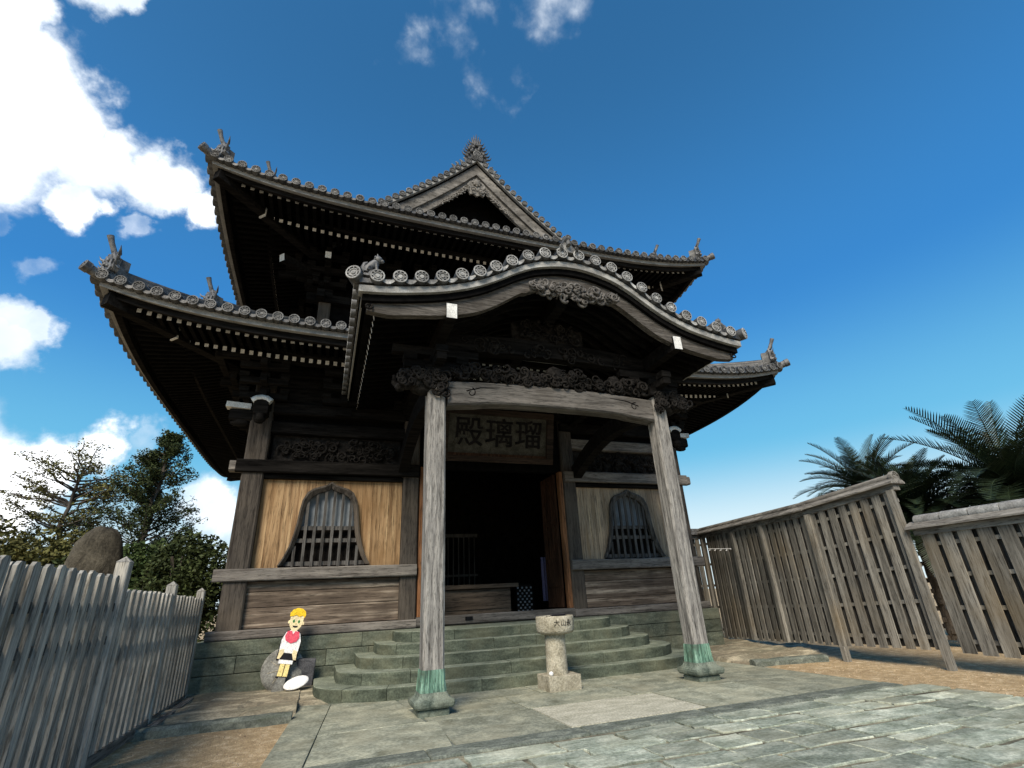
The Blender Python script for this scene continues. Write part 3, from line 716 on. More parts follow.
def hipridge(rf, parent, v0, v1, vmid, back=True):
    for sx, sy in ((-1,-1),(1,-1))+(((-1,1),(1,1)) if back else ()):
        for (a, b, hh) in ((v0, vmid, .16), (vmid, v1, .30)):
            mb = MB(); rings = []; rt_ = []
            ns = 10
            for i in range(ns+1):
                v = a+(b-a)*i/ns; q = v*rf.Hv; c = Vector((sx*(rf.Xe-q), (rf.Yf+q) if sy < 0 else (rf.Yb-q), rf.z(1, max(v,0))))
                dd = Vector((sx, sy, 0)).normalized(); s_ = Vector((-dd.y, dd.x, 0))
                rings.append([c-s_*.12-Vector((0,0,.05)), c-s_*.12+Vector((0,0,hh*.5)), c-s_*.10+Vector((0,0,hh*.5)), c-s_*.10+Vector((0,0,hh)), c+s_*.10+Vector((0,0,hh)), c+s_*.10+Vector((0,0,hh*.5)), c+s_*.12+Vector((0,0,hh*.5)), c+s_*.12-Vector((0,0,.05))])
                rt_.append(c+Vector((0,0,hh+.03)))
            mb.loft(rings); mb.tube(rt_, .085, 8)
            # courses of small round tiles along the ridge flank
            for i in range(int((b-a)*rf.Hv/.16)):
                v = a+.16*i/rf.Hv; q = v*rf.Hv; c = Vector((sx*(rf.Xe-q), (rf.Yf+q) if sy < 0 else (rf.Yb-q), rf.z(1, max(v,0))+hh*.62))
                mb.bar(c-s_*.135, c+s_*.135, .09, .05)
            mb.build('hip_ridge', 'tile', parent)
        for v, s_, dzz in ((v0+.004, 1.0, .08), (vmid, .9, .12 if vmid > .3 else .30)):
            q = v*rf.Hv; c = Vector((sx*(rf.Xe-q), (rf.Yf+q) if sy < 0 else (rf.Yb-q), rf.z(1, max(v,0))+dzz))
            ornament(parent, c, (sx, sy), s_)
        # corner barrel tile poking out
        c = Vector((sx*(rf.Xe+.06), (rf.Yf-.06) if sy < 0 else rf.Yb+.06, rf.z(1,0)+.04)); dd = Vector((sx, sy, .35)).normalized(); mb = MB()
        mb.tube([c-dd*.35, c+dd*.12], .095, 10); disc(mb, c+dd*.13, dd, .11, 1, 0, 12, .1); mb.build('corner_tile', ['orn','tile_l'], parent)
def cornerbeams(rf, parent, q0a, q0b, q1, za, zb):
    for sx in (-1, 1):
        for sy in (-1, 1):
            f = lambda q, z: Vector((sx*(rf.Xe-q), (rf.Yf+q) if sy < 0 else rf.Yb-q, z))
            mb = MB(); mb.bar(f(q0a, rf.eave(1)+za), f(q1, rf.eave(0)+za+.25), .2, .24); 
            mb.bar(f(q0b, rf.eave(1)+zb-.18), f(q1, rf.eave(0)+zb+.15), .2, .24); mb.build('hip_rafter', 'dark_x', parent)
            mb = MB(); d = Vector((sx, sy, 0)).normalized(); c = f(q0b-.01, rf.eave(1)+zb-.18)
            mb.bar(c-d*.02, c+d*.015, .205, .245); mb.build('hip_rafter_cap', 'white', parent)
# lower roof
low = Roof(8.05, 1.70, 16.5, 6.33, .50, 5, 3.65, 1.75, 1.15)
lr = roof_tiles(low, hall, 1.0, 'lower_roof')
strip_along(low, .07, .0, .10, .105, 'eave_fascia', 'fascia', lr)
strip_along(low, .09, .075, .20, .05, 'tile_bed_board', 'dark', lr)
strip_along(low, .19, -.115, .10, .13, 'eave_board', 'dark_x', lr)
rafters(low, .42, 1.9, -.11, .14, 'flying_rafters', lr, spacing=.168)
rafters(low, 1.20, 2.9, -.13, .33, 'base_rafters', lr, spacing=.168)
strip_along(low, 1.10, -.06, .12, .08, 'rafter_board', 'dark_x', lr)
soffit(low, .2, 3.0, -.045, .42, 'soffit', lr)
cornerbeams(low, lr, .18, 1.10, 2.9, -.25, -.18)
hipridge(low, lr, 0.03, .98, .40)
# lower brackets and purlin under the eaves
def brackets(y, z, xs, parent, sx_=None, xface=None, s=1.0):
    pts = [(x, y, (0,-1)) for x in xs]
    if xface:
        for yy in xface[1]: pts += [(xface[0], yy, (1,0)), (-xface[0], yy, (-1,0))]
    for x, yy, (dx, dy) in pts:
        rz = math.atan2(dy, dx); mb = MB()
        mb.box((x, yy, z), (.34*s,.34*s,.2*s))
        for lv in range(3):
            zz = z+.2*s+lv*.26*s; o = .28*s*(lv+1)
            mb.box((x+dx*o/2, yy+dy*o/2, zz), (o+.3*s, .13*s, .15*s), rz=rz)
            mb.box((x+dx*o*.8, yy+dy*o*.8, zz), (.13*s, .95*s, .13*s), rz=rz)
            for t in (-.4, 0, .4):
                mb.box((x+dx*o*.8-dy*t*s, yy+dy*o*.8+dx*t*s, zz+.12*s), (.19*s,.19*s,.11*s), rz=rz)
        mb.build('bracket_set', 'dark_x', parent)
brackets(3.74, 5.35, (-5.27,-3.6,-2.0,2.0,3.6,5.27), hall, xface=(5.3, (4.2,7.4,11,14)))
mb = MB(); mb.b2(-6.2,6.2,2.98,3.12,6.18,6.34); 
for sx in (-1,1): mb.b2(min(sx*6.1,sx*6.24), max(sx*6.1,sx*6.24), 2.98, 15.3, 6.181, 6.341)
mb.b2(-5.3,5.3,3.75,3.95,5.52,6.6); mb.build('eave_purlin', 'dark_x', hall)
# upper storey
UB = 4.35; UY = 5.35
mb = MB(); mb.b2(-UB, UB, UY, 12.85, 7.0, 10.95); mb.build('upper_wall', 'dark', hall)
for x, yy in [(x, UY) for x in (-UB,-1.5,1.5,UB)]+[(sx*UB, yy) for yy in (7.8,10.4,12.85) for sx in (-1,1)]:
    mb = MB(); mb.cbox(x-.16,x+.16,yy-.16,yy+.16,7.6,9.5,.03,ax=2); mb.build('upper_pillar', 'pillar', hall)
mb = MB(); mb.b2(-UB-.5,UB+.5,UY-.22,UY-.02,9.15,9.38)
for sx in (-1,1): mb.b2(min(sx*(UB+.02),sx*(UB+.22)), max(sx*(UB+.02),sx*(UB+.22)), UY-.5, 13.2, 9.151, 9.381)
mb.build('upper_tie', 'dark_x', hall)
brackets(UY-.05, 9.45, (-UB,-2.9,-1.45,0,1.45,2.9,UB), hall, xface=(UB+.05, (UY,7.8,10.4,12.8)), s=1.1)
for sx in (-1,1):
    for (dx,dy) in ((sx*.75,-.75),):
        mb = MB(); p0 = Vector((sx*UB, UY, 10.0)); p1 = p0+Vector((dx*1.5,dy*1.5,-.25)); mb.bar(p1, p0, .17, .2, 0, endm=1); 
        p2 = Vector((sx*UB, UY, 10.2)); p3 = Vector((sx*UB, UY-1.3, 9.95)); mb.bar(p3, p2, .15, .18, 0, endm=1)
        p3 = Vector((sx*(UB+1.3), UY, 9.95)); mb.bar(p3, p2, .15, .18, 0, endm=1)
        mb.build('tail_rafter', ['dark_x','white'], hall)
upr = Roof(7.05, 2.40, 15.8, 10.35, .50, 4.0, 7.05, 4.7, 1.62)
GV = .37
ur = roof_tiles(upr, hall, [GV, .985], 'upper_roof')
strip_along(upr, .07, .0, .10, .115, 'eave_fascia', 'fascia', ur)
strip_along(upr, .09, .08, .20, .05, 'tile_bed_board', 'dark', ur)
strip_along(upr, .19, -.115, .10, .13, 'eave_board', 'dark_x', ur)
rafters(upr, .42, 2.0, -.05, .22, 'flying_rafters', ur, spacing=.20, wd=.085)
rafters(upr, 1.20, 3.1, -.12, .40, 'base_rafters', ur, spacing=.20, wd=.085)
strip_along(upr, 1.10, -.03, .12, .08, 'rafter_board', 'dark_x', ur)
soffit(upr, .2, 3.2, -.01, .55, 'soffit', ur)
cornerbeams(upr, ur, .18, 1.10, 3.0, -.25, -.2)
hipridge(upr, ur, .02, GV, .155)
# side slopes of the upper roof beyond the hip run up to the main ridge: rows over the gable part
mb = MB()
YG0, YG1 = 4.5, 13.7
for sx in (-1, 1):
    rings = []
    for i in range(13):
        v = GV-.05+(1-GV+.05)*i/12; x = sx*(7.05*(1-v)); z = upr.z(0, v)
        rings.append([(x, YG0, z+.0), (x, YG1, z+.0)])
    mb.loft(rings, closed=False)
    mb2 = [[(p[0][0],p[0][1],p[0][2]-.06),(p[1][0],p[1][1],p[1][2]-.06)] for p in rings]; mb.loft(mb2, closed=False)
    y = YG0+.12; n_ = 31
    for j in range(n_):
        yy = YG0+.12+(YG1-YG0-.24)*j/(n_-1); rr = []
        for i in range(11):
            v = GV+(1-GV)*i/10; x = sx*7.05*(1-v); z = upr.z(0, v)+.01
            rr.append([(x, yy+.085*math.cos(pi*h/5), z+.095*math.sin(pi*h/5)) for h in range(6)])
        mb.loft(rr, closed=False, smooth=True)
mb.build('gable_slope', 'tile', ur)
# gable verge: discs facing front, fascia, double bargeboards, pendant
def gz(x): return upr.z(0, 1-abs(x)/7.05)
mb = MB()
for sx in (-1, 1):
    s_ = 0; x = .10
    while x < 4.3:
        disc(mb, (sx*x, YG0-.16, gz(x)+.10), (0,-1,0), .105, 1, 0, 12, .3)
        x += .19+.02*x/4
mb.build('verge_tiles', ['tile','tile_l'], ur)
def gband(o0, o1, y0, y1, name, m_, xm=4.35):
    for sx in (-1, 1):
        mb = MB(); rings = []
        for i in range(19):
            x = xm*i/18; sl = (gz(x+.01)-gz(x+.0))/.01 if x < 7 else 0; k = math.sqrt(1+sl*sl)
            zt, zb = gz(x)-o0*k, gz(x)-o1*k*(1+.18*x/xm)
            X = sx*x
            rings.append([(X,y0,zb),(X,y1,zb),(X,y1,zt),(X,y0,zt)])
        mb.loft(rings); mb.build(name, m_, ur)
gband(-.04,.05, YG0-.12, YG0+.3, 'verge_fascia', 'fascia')
gband(.05,.10, YG0-.02, YG0+.3, 'verge_shadow_board', 'dark')
gband(.10,.40, YG0+.0, YG0+.12, 'bargeboard', 'gable')
gband(.40,.62, YG0+.08, YG0+.18, 'bargeboard', 'gable')
mb = MB()   # gable wall
mb.add([(-4.6,YG0+.75,11.1),(4.6,YG0+.75,11.1),(2.2,YG0+.75,gz(2.2)-.1),(0,YG0+.75,gz(0)-.1),(-2.2,YG0+.75,gz(2.2)-.1)], [(0,1,2,3,4)])
mb.build('gable_wall', 'dark', ur)
mb = MB()
z = gz(0)-1.15
pts = [(0,-.38),(.12,-.30),(.24,-.34),(.30,-.18),(.22,-.06),(.34,.06),(.24,.22),(.10,.30),(0,.42)]
o_ = [(x, zz) for x, zz in pts]+[(-x, zz) for x, zz in pts[::-1][1:-1]]
mb.loft([[(x, YG0+.02, z+zz) for x, zz in o_],[(x, YG0+.09, z+zz) for x, zz in o_]])
mb.blob((0,YG0-.0,z+.18),(.14,.06,.14)); 
for k in range(8): mb.blob((.13*math.cos(k*pi/4),YG0-.0,z+.18+.13*math.sin(k*pi/4)), .045, 0, 5, 4)
spiral(mb,(-.12,YG0+.0,z-.16),.12,1.4,.025); spiral(mb,(.12,YG0+.0,z-.16),.12,1.4,.025,sgn=-1)
for sx in (-1,1):
    for i in range(11):
        x = .35+.085*i; spiral(mb, (sx*x, YG0+.03, gz(x)-.92-.05*random.random()+ (gz(0)-gz(0))), .10*(1.1-i*.05), 1.3, .022, sgn=sx, a0=random.random()*6)
mb.build('gable_pendant', 'carve_l', ur)
# main ridge + big front ornament
mb = MB(); zr = gz(0)
mb.b2(-.22,.22,YG0+.1,YG1-.1,zr-.05,zr+.55); mb.tube([(0,YG0+.1,zr+.62),(0,YG1-.1,zr+.62)], .14, 10)
mb.build('main_ridge', 'tile', ur)
mb = MB(); p = Vector((0,YG0-.02,zr+.12))
out_ = [(-.30,-.1),(-.40,.05),(-.27,.15),(-.31,.32),(-.20,.42),(-.17,.60),(-.08,.62),(0,.72),(.08,.62),(.17,.60),(.20,.42),(.31,.32),(.27,.15),(.40,.05),(.30,-.1)]
mb.loft([[p+Vector((x,-.06,y_)) for x, y_ in out_],[p+Vector((x,.10,y_)) for x, y_ in out_]])
disc(mb, p+Vector((0,-.14,.06)), (0,-1,0), .15, 1, 0, 14, .1)
for i in range(26):
    x = random.uniform(-.3,.3); mb.blob(p+Vector((x,-.1,random.uniform(0,.6*(1-abs(x)*1.6)))), random.uniform(.03,.07), 0, 5, 4)
for x, h in ((-.13,.26),(-.07,.36),(0,.44),(.07,.36),(.13,.28)): mb.tube([p+Vector((x*.8,-.02,.55)), p+Vector((x*1.1,-.05,.55+h*.6)), p+Vector((x*1.3,-.06,.55+h))], [.04,.03,.008], 6)
for sg in (-1,1):
    for q in range(6):
        b = p+Vector((sg*(.42-.05*q), -.04, -.02+.11*q)); mb.tube([b-Vector((sg*.1,0,0)), b+Vector((sg*.06,-.02,.04)), b+Vector((sg*.12,-.03,.16))], [.045,.03,.005], 5)

for v in mb.v: v.z = p.z+(v.z-p.z)*1.12
mb.build('ridge_crest_ornament', ['orn_d','tile_l'], ur, origin=p)
for sx in (-1, 1):   # ridges running down the gable verges
    mb = MB(); pts = []; 
    for i in range(15):
        x = .25+3.9*i/14; pts.append((sx*x, YG0+.42, gz(x)+.22))
    mb.tube(pts, .12, 8)
    for i in range(int(3.9/.22)):
        x = .3+i*.22; mb.blob((sx*x, YG0+.10, gz(x)+.20+.0), (.075,.1,.08), 0, 6, 4)
    # stepped small ornaments near the apex
    for i in range(4):
        x = .34+i*.14; b = Vector((sx*x, YG0+.02, gz(x)+.26)); mb.tube([b, b+Vector((sx*.05,-.04,.10)), b+Vector((sx*.12,-.05,.14-.0*i))], [.06,.05,.012], 6)
    mb.build('verge_ridge', 'orn', ur)

# ------------------------------------------------------------------ porch
YK = -1.14
KP = [(0,6.76),(.25,6.745),(.5,6.70),(.8,6.61),(1.1,6.46),(1.4,6.27),(1.7,6.09),(2.0,5.95),(2.4,5.81),(2.8,5.72),(3.2,5.65),(3.58,5.61)]
def kz(x):
    x -= .10*math.exp(-(x/2.2)**4)      # the old frame has settled a little to one side
    x = min(abs(x), 3.9)
    for i in range(len(KP)-1):
        if x <= KP[i+1][0]:
            (x0,z0),(x1,z1) = KP[i], KP[i+1]
            m0 = (KP[min(i+1,len(KP)-1)][1]-KP[max(i-1,0)][1])/(KP[min(i+1,len(KP)-1)][0]-KP[max(i-1,0)][0])
            if i == 0: m0 = 0
            j = min(i+2, len(KP)-1); m1 = (KP[j][1]-KP[i][1])/(KP[j][0]-KP[i][0])
            h = x1-x0; t = (x-x0)/h
            return (2*t**3-3*t*t+1)*z0+(t**3-2*t*t+t)*h*m0+(-2*t**3+3*t*t)*z1+(t**3-t*t)*h*m1
    return KP[-1][1]
XK = 3.60; YE = 5.2
def xs_(n_, a=XK): return [-a+2*a*i/n_ for i in range(n_+1)]
def kslab(y0, y1, o0, o1, name, m_, a=XK, parent=None, thick=None, n_=60):
    mb = MB(); rings = []
    for x in xs_(n_, a):
        t, b = o0(x) if callable(o0) else o0, o1(x) if callable(o1) else o1
        rings.append([(x,y0,kz(x)+b),(x,y1,kz(x)+b),(x,y1,kz(x)+t),(x,y0,kz(x)+t)])
    mb.loft(rings); return mb.build(name, m_, parent)
mb = MB(); rings = []
for x in xs_(60): rings.append([(x,YK-.02,kz(x)+.09),(x,YE,kz(x)+.09),(x,YE,kz(x)+.17),(x,YK-.02,kz(x)+.17)])
mb.loft(rings, smooth=False)
# barrels run front to back
s = 0; discx = []; x = 0; step = .335
def arc(x0, d):
    x1 = x0
    while True:
        x1 += .01
        if math.hypot(x1-x0, kz(x1)-kz(x0)) >= d: return x1
xx = step/2; xs = []
while xx < 3.56: xs.append(xx); xx = arc(xx, step)
xs = [-v for v in xs[::-1]]+xs
for x in xs:
    rr_ = []
    nrm = Vector((-(kz(x+.02)-kz(x-.02))/.04, 0, 1)).normalized(); tan = Vector((nrm.z,0,-nrm.x))
    for y in (YK-.06, 1.5, YE):
        c = Vector((x, y, kz(x)+.18)); rr_.append([c+tan*math.cos(pi*h/6)*.09+nrm*math.sin(pi*h/6)*.10 for h in range(7)])
    mb.loft(rr_, closed=False, smooth=True)
porch = mb.build('porch_roof', ['tile'], hall)
mb = MB()
for x in xs: disc(mb, (x, YK-.08, kz(x)+.19), (0,-1,0), .112, 1, 0, 20, .2)
for sx in (-1,1): disc(mb, (sx*3.70, YK-.06, kz(3.6)+.22), (sx*.45,-1,0), .118, 1, 0, 20, .4)
for x0, x1 in zip(xs[:-1], xs[1:]):
    xc = (x0+x1)/2; up_=[]; dn=[]
    for h in range(9):
        s_ = -1+2*h/8; X = xc+s_*(x1-x0)*.36; zc = kz(X)+.12
        up_.append(Vector((X, YK-.05, zc+.015+.04*s_*s_))); dn.append(Vector((X, YK-.05, zc-.05*(1-s_*s_)+.04*s_*s_-.005)))
    mb.loft([up_,dn],1,closed=False); B = Vector((0,.3,0)); mb.loft([up_,[p+B for p in up_]],0,closed=False); mb.loft([dn,[p+B for p in dn]],0,closed=False)
mb.build('porch_eave_tiles', ['tile','tile_k'], porch)
kslab(YK+.03, YE, .09, .055, 'tile_bed_board', 'dark', XK-.03, porch)
kslab(YK, YK+.16, .055, -.055, 'porch_fascia', 'fascia_k', XK, porch)
kslab(YK+.07, YK+.3, -.055, -.17, 'fascia_backing', 'dark', XK-.06, porch)
def btop(x): return -.17
def bbot(x):
    a = abs(x); return -.17-.20-.10*math.exp(-((a-1.6)/.8)**2)+ (.08*max(0,(a-3.1)/.4) if a > 3.1 else 0) - (.04 if a < .9 else 0)
kslab(YK+.14, YK+.26, btop, bbot, 'porch_bargeboard', 'board', XK-.14, porch, n_=90)
# curled board ends
for sx in (-1,1):
    mb = MB(); spiral(mb, (sx*3.44, YK+.13, kz(3.44)-.25), .07, 1.3, .018, sgn=sx, a0=1.2); mb.build('bargeboard_scroll', 'carve', porch)
# side edges: fascia, tile ends, rafters tips
for sx in (-1,1):
    X = sx*XK; z = kz(XK)
    mb = MB(); mb.b2(min(X-sx*.05,X-sx*.08), max(X-sx*.05,X-sx*.08), YK+.17, 4.9, z-.04, z+.05, 2)
    y = YK+.15
    while y < 4.8:
        disc(mb, (X+sx*.07, y, z+.16), (sx,0,0), .09, 1, 0, 10, .2, full=False); y += .29
    mb.build('porch_side_edge', ['tile','tile_k','fascia'], porch)
    mb = MB(); y = YK+.4
    while y < 4.8:
        pts = []
        x_ = XK-.28
        mb.bar((sx*x_, y, kz(x_)-.15), (sx*2.0, y, kz(2.0)-.22), .075, .09, 0, endm=1); y += .21
    mb.build('porch_rafters', ['dark','white'], porch)
# porch soffit and curved ceiling ribs
kslab(YK+.27, YE, .05, -.08, 'porch_soffit', 'dark', XK-.14, porch)
mb = MB(); y = YK+.55
while y < 4.6:
    rings = []
    for i in range(33):
        x = -2.3+4.6*i/32; zt = kz(x)-.09; rings.append([(x,y,zt-.13),(x,y+.08,zt-.13),(x,y+.08,zt),(x,y,zt)])
    mb.loft(rings); y += .28
mb.build('curved_ceiling_ribs', 'dark_x', porch)
# purlins with white square noses
for sx in (-1,1):
    mb = MB(); mb.bar((sx*2.16, YK+.10, 5.50), (sx*2.16, YE, 5.50), .17, .26, 0, endm=1); mb.build('porch_purlin', ['dark_x','white'], porch)
mb = MB(); mb.bar((0, YK+.5, 6.28), (0, YE, 6.28), .2, .24); mb.build('porch_ridge_purlin', 'dark_x', porch)
# carved pendant under the porch apex
mb = MB(); sh = lambda t: (.5-.5*math.sin(pi*t)*1.0, .62+.2*math.sin(pi*t))
carving(mb, -.85, .85, YK+.08, 5.98, 6.36, 150, .085, .024, sh, .12)
mb.build('porch_pendant_carving', 'carve_m', porch)
# posts
for sx in (-1,1):
    X = sx*2.2
    mb = MB(); mb.cbox(X-.15, X+.15, -.15, .15, .40, 4.74, .03, ax=2); post = mb.build('porch_post', 'post', hall, origin=(X,0,.0))
    mb = MB(); rings = []
    def oct_(h, z, c): return [(X-h+c,-h,z),(X+h-c,-h,z),(X+h,-h+c,z),(X+h,h-c,z),(X+h-c,h,z),(X-h+c,h,z),(X-h,h-c,z),(X-h,-h+c,z)]
    mb.loft([oct_(.180,.155,.035), oct_(.160,.28,.03), oct_(.157,.42,.03)])
    for i in range(9):
        t = -.12+.03*i+random.uniform(-.004,.004)
        for k in range(2):
            a = lambda z, o: (t*(1+.1*(z<.3)), -(.157+(.022 if z < .3 else .0))-o)
            (x0,y0),(x1,y1) = a(.17,.001), a(.42,.001)
            if k == 0: mb.bar((X+x0,y0,.17),(X+x1,y1,.415),.008,.006)
            else: mb.bar((X+y0,x0,.17),(X+y1,x1,.415),.008,.006)
    mb.build('copper_shoe', 'copper', post)
    mb = MB()
    for h, z, c in ((.205,-.16,.012),(.205,-.035,.012),(.19,-.02,.012),(.245,-.012,.02),(.262,.01,.02),(.27,.045,.02),(.268,.075,.02),(.235,.085,.02),(.205,.105,.02),(.188,.135,.02),(.182,.16,.02)): rings.append(oct_(h, z, c))
    mb.loft(rings, smooth=False); mb.build('post_plinth', 'plinth', post)
    # block capital and bracket
    mb = MB(); mb.box((X,0,4.84),(.42,.42,.16)); mb.box((X,0,4.98),(1.1,.16,.14)); mb.box((X,0,4.982),(.16,1.0,.14))
    for t in (-.45,0,.45): mb.box((X+t,0,5.10),(.22,.22,.12)); 
    mb.box((X,-.42,5.102),(.2,.2,.12)); mb.box((X,.0,5.24),(1.5,.15,.14)); mb.build('post_bracket', 'dark_x', hall)
    # carved beast-head nose outside the post
    mb = MB(); 
    for i in range(95):
        t = random.random(); x = X+sx*(-.12+.74*t); zc = 4.56+.08*math.sin(t*3)+.05*t
        q = random.uniform(.05,.11)
        if random.random() < .6: spiral(mb, (x, -.17-random.uniform(0,.08), zc+random.uniform(-.13,.15)*(1.2-t*.6)), q, random.uniform(1,1.7), .025, 'xz', random.choice((-1,1)), random.random()*6, .04)
        else: mb.blob((x, random.uniform(-.24,.0), zc+random.uniform(-.12,.13)), (q*.8,q*.8,q*.7), 0, 6, 4, .15)
    mb.blob((X+sx*.2, -.03, 4.57), (.26,.17,.15), 0, 10, 7, .05); mb.blob((X+sx*.5, -.03, 4.62), (.15,.12,.12), 0, 8, 6, .05)
    mb.tube([(X+sx*.62,0,4.55),(X+sx*.70,-.02,4.62),(X+sx*.70,-.02,4.74)], [.06,.05,.03], 7)
    mb.build('beast_head_nose', 'carve', hall)
    # curved tie back to the hall
    mb = MB(); rings = []
    for i in range(13):
        t = i/12; y = .15+3.5*t; z = 4.55-.55*t+.38*math.sin(pi*t*.9); rings.append([(X-.11,y,z-.17),(X+.11,y,z-.17),(X+.11,y,z+.17),(X-.11,y,z+.17)])
    mb.loft(rings); mb.build('curved_tie_beam', 'dark_x', hall)
# main porch beam (slightly arched) + moulded end
mb = MB(); rings = []
for i in range(25):
    x = -2.02+4.04*i/24; t = x/2.02; ztop = 4.75-.075*t*t; zb = 4.35-.09*abs(t)**3-(.02 if abs(t) > .72 else 0)
    rings.append([(x,-.15,zb+.03),(x,-.12,zb),(x,.12,zb),(x,.15,zb+.03),(x,.15,ztop-.03),(x,.12,ztop),(x,-.12,ztop),(x,-.15,ztop-.03)])
mb.loft(rings); mb.build('porch_beam', 'beam', hall)
mb = MB()
for sx in (-1,1):
    spiral(mb, (sx*1.62,-.152,4.50), .09, .9, .010, sgn=sx, a0=pi*.4, bulge=0); mb.tube([(sx*1.70,-.152,4.52),(sx*1.45,-.152,4.60),(sx*1.1,-.152,4.63)], [.010,.009,.004], 5)
mb.build('beam_scrollwork', 'dark', hall)
mb = MB(); sh = lambda t: (0, .35+.55*abs(math.sin(t*pi*2.5))*(1 if .3<t<.7 else .8))
carving(mb, -1.95, 1.95, -.02, 4.78, 5.12, 260, .10, .026, sh, .16)
mb.blob((0,-.1,5.02),(.18,.12,.16),0,8,6,.1); mb.blob((-.55,-.1,4.93),(.2,.1,.12),0,8,6,.1); mb.blob((1.25,-.1,4.98),(.16,.1,.14),0,8,6,.1)
mb.build('dragon_carving', 'carve', hall)
mb = MB(); rings = []
for i in range(21):
    x = -2.2+4.4*i/20; t = x/2.2; rings.append([(x,.0,5.32+.10*(1-t*t)),(x,.22,5.32+.10*(1-t*t)),(x,.22,5.62+.14*(1-t*t)),(x,.0,5.62+.14*(1-t*t))])
mb.loft(rings); mb.build('rainbow_beam', 'dark_x', hall)
mb = MB(); carving(mb, -1.7, 1.7, .0, 5.4, 5.6, 40, .12, .018, None, .0); 
mb.box((0,.1,5.95),(.5,.12,.42)); carving(mb, -.6,.6,.0,5.78,6.15,40,.09,.025,None,.06); mb.b2(-.75,.75,.03,.09,5.42,6.1); mb.build('frog_leg_strut', 'carve', hall)
# ridge-top ornament and lion figures of the porch roof
mb = MB(); c = Vector((-.05, YK+.0, kz(0)+.25))
mb.loft([[c+Vector((x,-.08,z)) for x, z in ((-.42,-.06),(-.3,.04),(-.18,.2),(-.1,.3),(.1,.3),(.18,.2),(.3,.04),(.42,-.06))],[c+Vector((x,.25,z)) for x, z in ((-.42,-.06),(-.3,.04),(-.18,.2),(-.1,.3),(.1,.3),(.18,.2),(.3,.04),(.42,-.06))]], 1)
mb.tube([c+Vector((0,-.12,.14)),c+Vector((0,-.12,.36))],[.07,.05],8,1); disc(mb, c+Vector((0,-.16,.42)), (0,-1,.1), .10, 1, 0, 18, .3)
for sg in (-1,1): spiral(mb, c+Vector((sg*.26,-.1,.04)), .08, 1.3, .025, sgn=sg, m=1)

for v in mb.v: v.x = c.x+(v.x-c.x)*.58; v.z = c.z+(v.z-c.z)*.58
mb.build('porch_crest_ornament', ['orn','tile_l'], porch, origin=c)
def lion(x, y, z, s, sg):
    mb = MB(); p = Vector((x,y,z))
    q = lambda a,b,c_: p+Vector((a*sg,b,c_))*s
    mb.tube([q(-.14,0,.10),q(-.10,0,.22),q(.0,0,.34),q(.07,0,.44)],[.09*s,.11*s,.12*s,.10*s],9)
    mb.blob(q(.12,-.02,.52),(.11*s,.10*s,.10*s),0,9,6,.06); mb.blob(q(.21,-.03,.48),(.06*s,.06*s,.05*s),0,7,5)
    for k in range(14): 
        a = k*pi/7; mb.blob(q(.07+.03*math.cos(a), .08*math.sin(a*1.7), .50+.10*math.sin(a)), .035*s, 0, 5, 4)
    for dy in (-.06,.06):
        mb.tube([q(.07,dy,.36),q(.10,dy,.18),q(.09,dy,.0)],[.05*s,.04*s,.035*s],7); mb.blob(q(.12,dy,.02),(.06*s,.04*s,.03*s),0,6,4)
        mb.tube([q(-.10,dy*1.3,.18),q(-.02,dy*1.5,.12),q(-.08,dy*1.5,.0)],[.08*s,.055*s,.035*s],7)
        mb.tube([q(.10,dy,.60),q(.09,dy*1.2,.66)],[.025*s,.008*s],5)
    mb.tube([q(-.18,0,.12),q(-.24,0,.24),q(-.20,0,.36),q(-.13,0,.42)],[.04*s,.05*s,.045*s,.01*s],7)
    mb.box(p-Vector((0,0,.02*s)),(.42*s,.26*s,.06*s)); mb.build('lion_ornament', 'orn', porch, origin=p)
lion(-3.42, YK+.05, kz(3.4)+.24, .62, 1); lion(3.32, YK+.12, kz(3.3)+.24, .5, -1)

# ------------------------------------------------------------------ hanging sign board
sg = thing('sign_board', (0,3.45,4.2), 'large framed name board with dark characters hanging under the porch', 'sign')
tl = Matrix.Rotation(R(14), 3, 'X'); o = Vector((.0,3.42,4.26))
def tb(mb, x0,x1,z0,z1,y0,y1):
    vs = [o+tl@Vector((x,y,z)) for x in (x0,x1) for y in (y0,y1) for z in (z0,z1)]
    mb.add(vs, [(0,1,3,2),(4,6,7,5),(0,4,5,1),(2,3,7,6),(0,2,6,4),(1,5,7,3)])
mb = MB(); tb(mb,-1.25,1.25,.1,1.15,-.02,.03); mb.build('board', 'sign', sg)
mb = MB(); tb(mb,-1.42,1.42,0,.14,-.10,.05); tb(mb,-1.42,1.42,1.12,1.26,-.10,.05); tb(mb,-1.42,-1.25,.14,1.12,-.10,.05); tb(mb,1.25,1.42,.14,1.12,-.10,.05); mb.build('frame', 'sign_frame', sg)
mb = MB(); tb(mb,-1.25,1.25,.14,.20,-.07,-.02); mb.build('inner_frame', 'door', sg)
def text(body, size, loc, rot, m_, parent, ext=.008, name='lettering', align='CENTER'):
    cu = bpy.data.curves.new(name, 'FONT'); cu.body = body; cu.size = size; cu.extrude = ext; cu.offset = size*.007; cu.align_x = align; cu.align_y = 'CENTER'
    tmp = bpy.data.objects.new('tmp', cu); sc.collection.objects.link(tmp); bpy.context.view_layer.update()
    me = bpy.data.meshes.new_from_object(tmp.evaluated_get(bpy.context.evaluated_depsgraph_get())); bpy.data.objects.remove(tmp)
    me.name = name; me.materials.clear(); me.materials.append(M[m_])
    ob = bpy.data.objects.new(name, me); sc.collection.objects.link(ob)
    ob.parent = parent; ob.location = Vector(loc)-Vector(parent['_w']); ob.rotation_euler = rot
    return ob
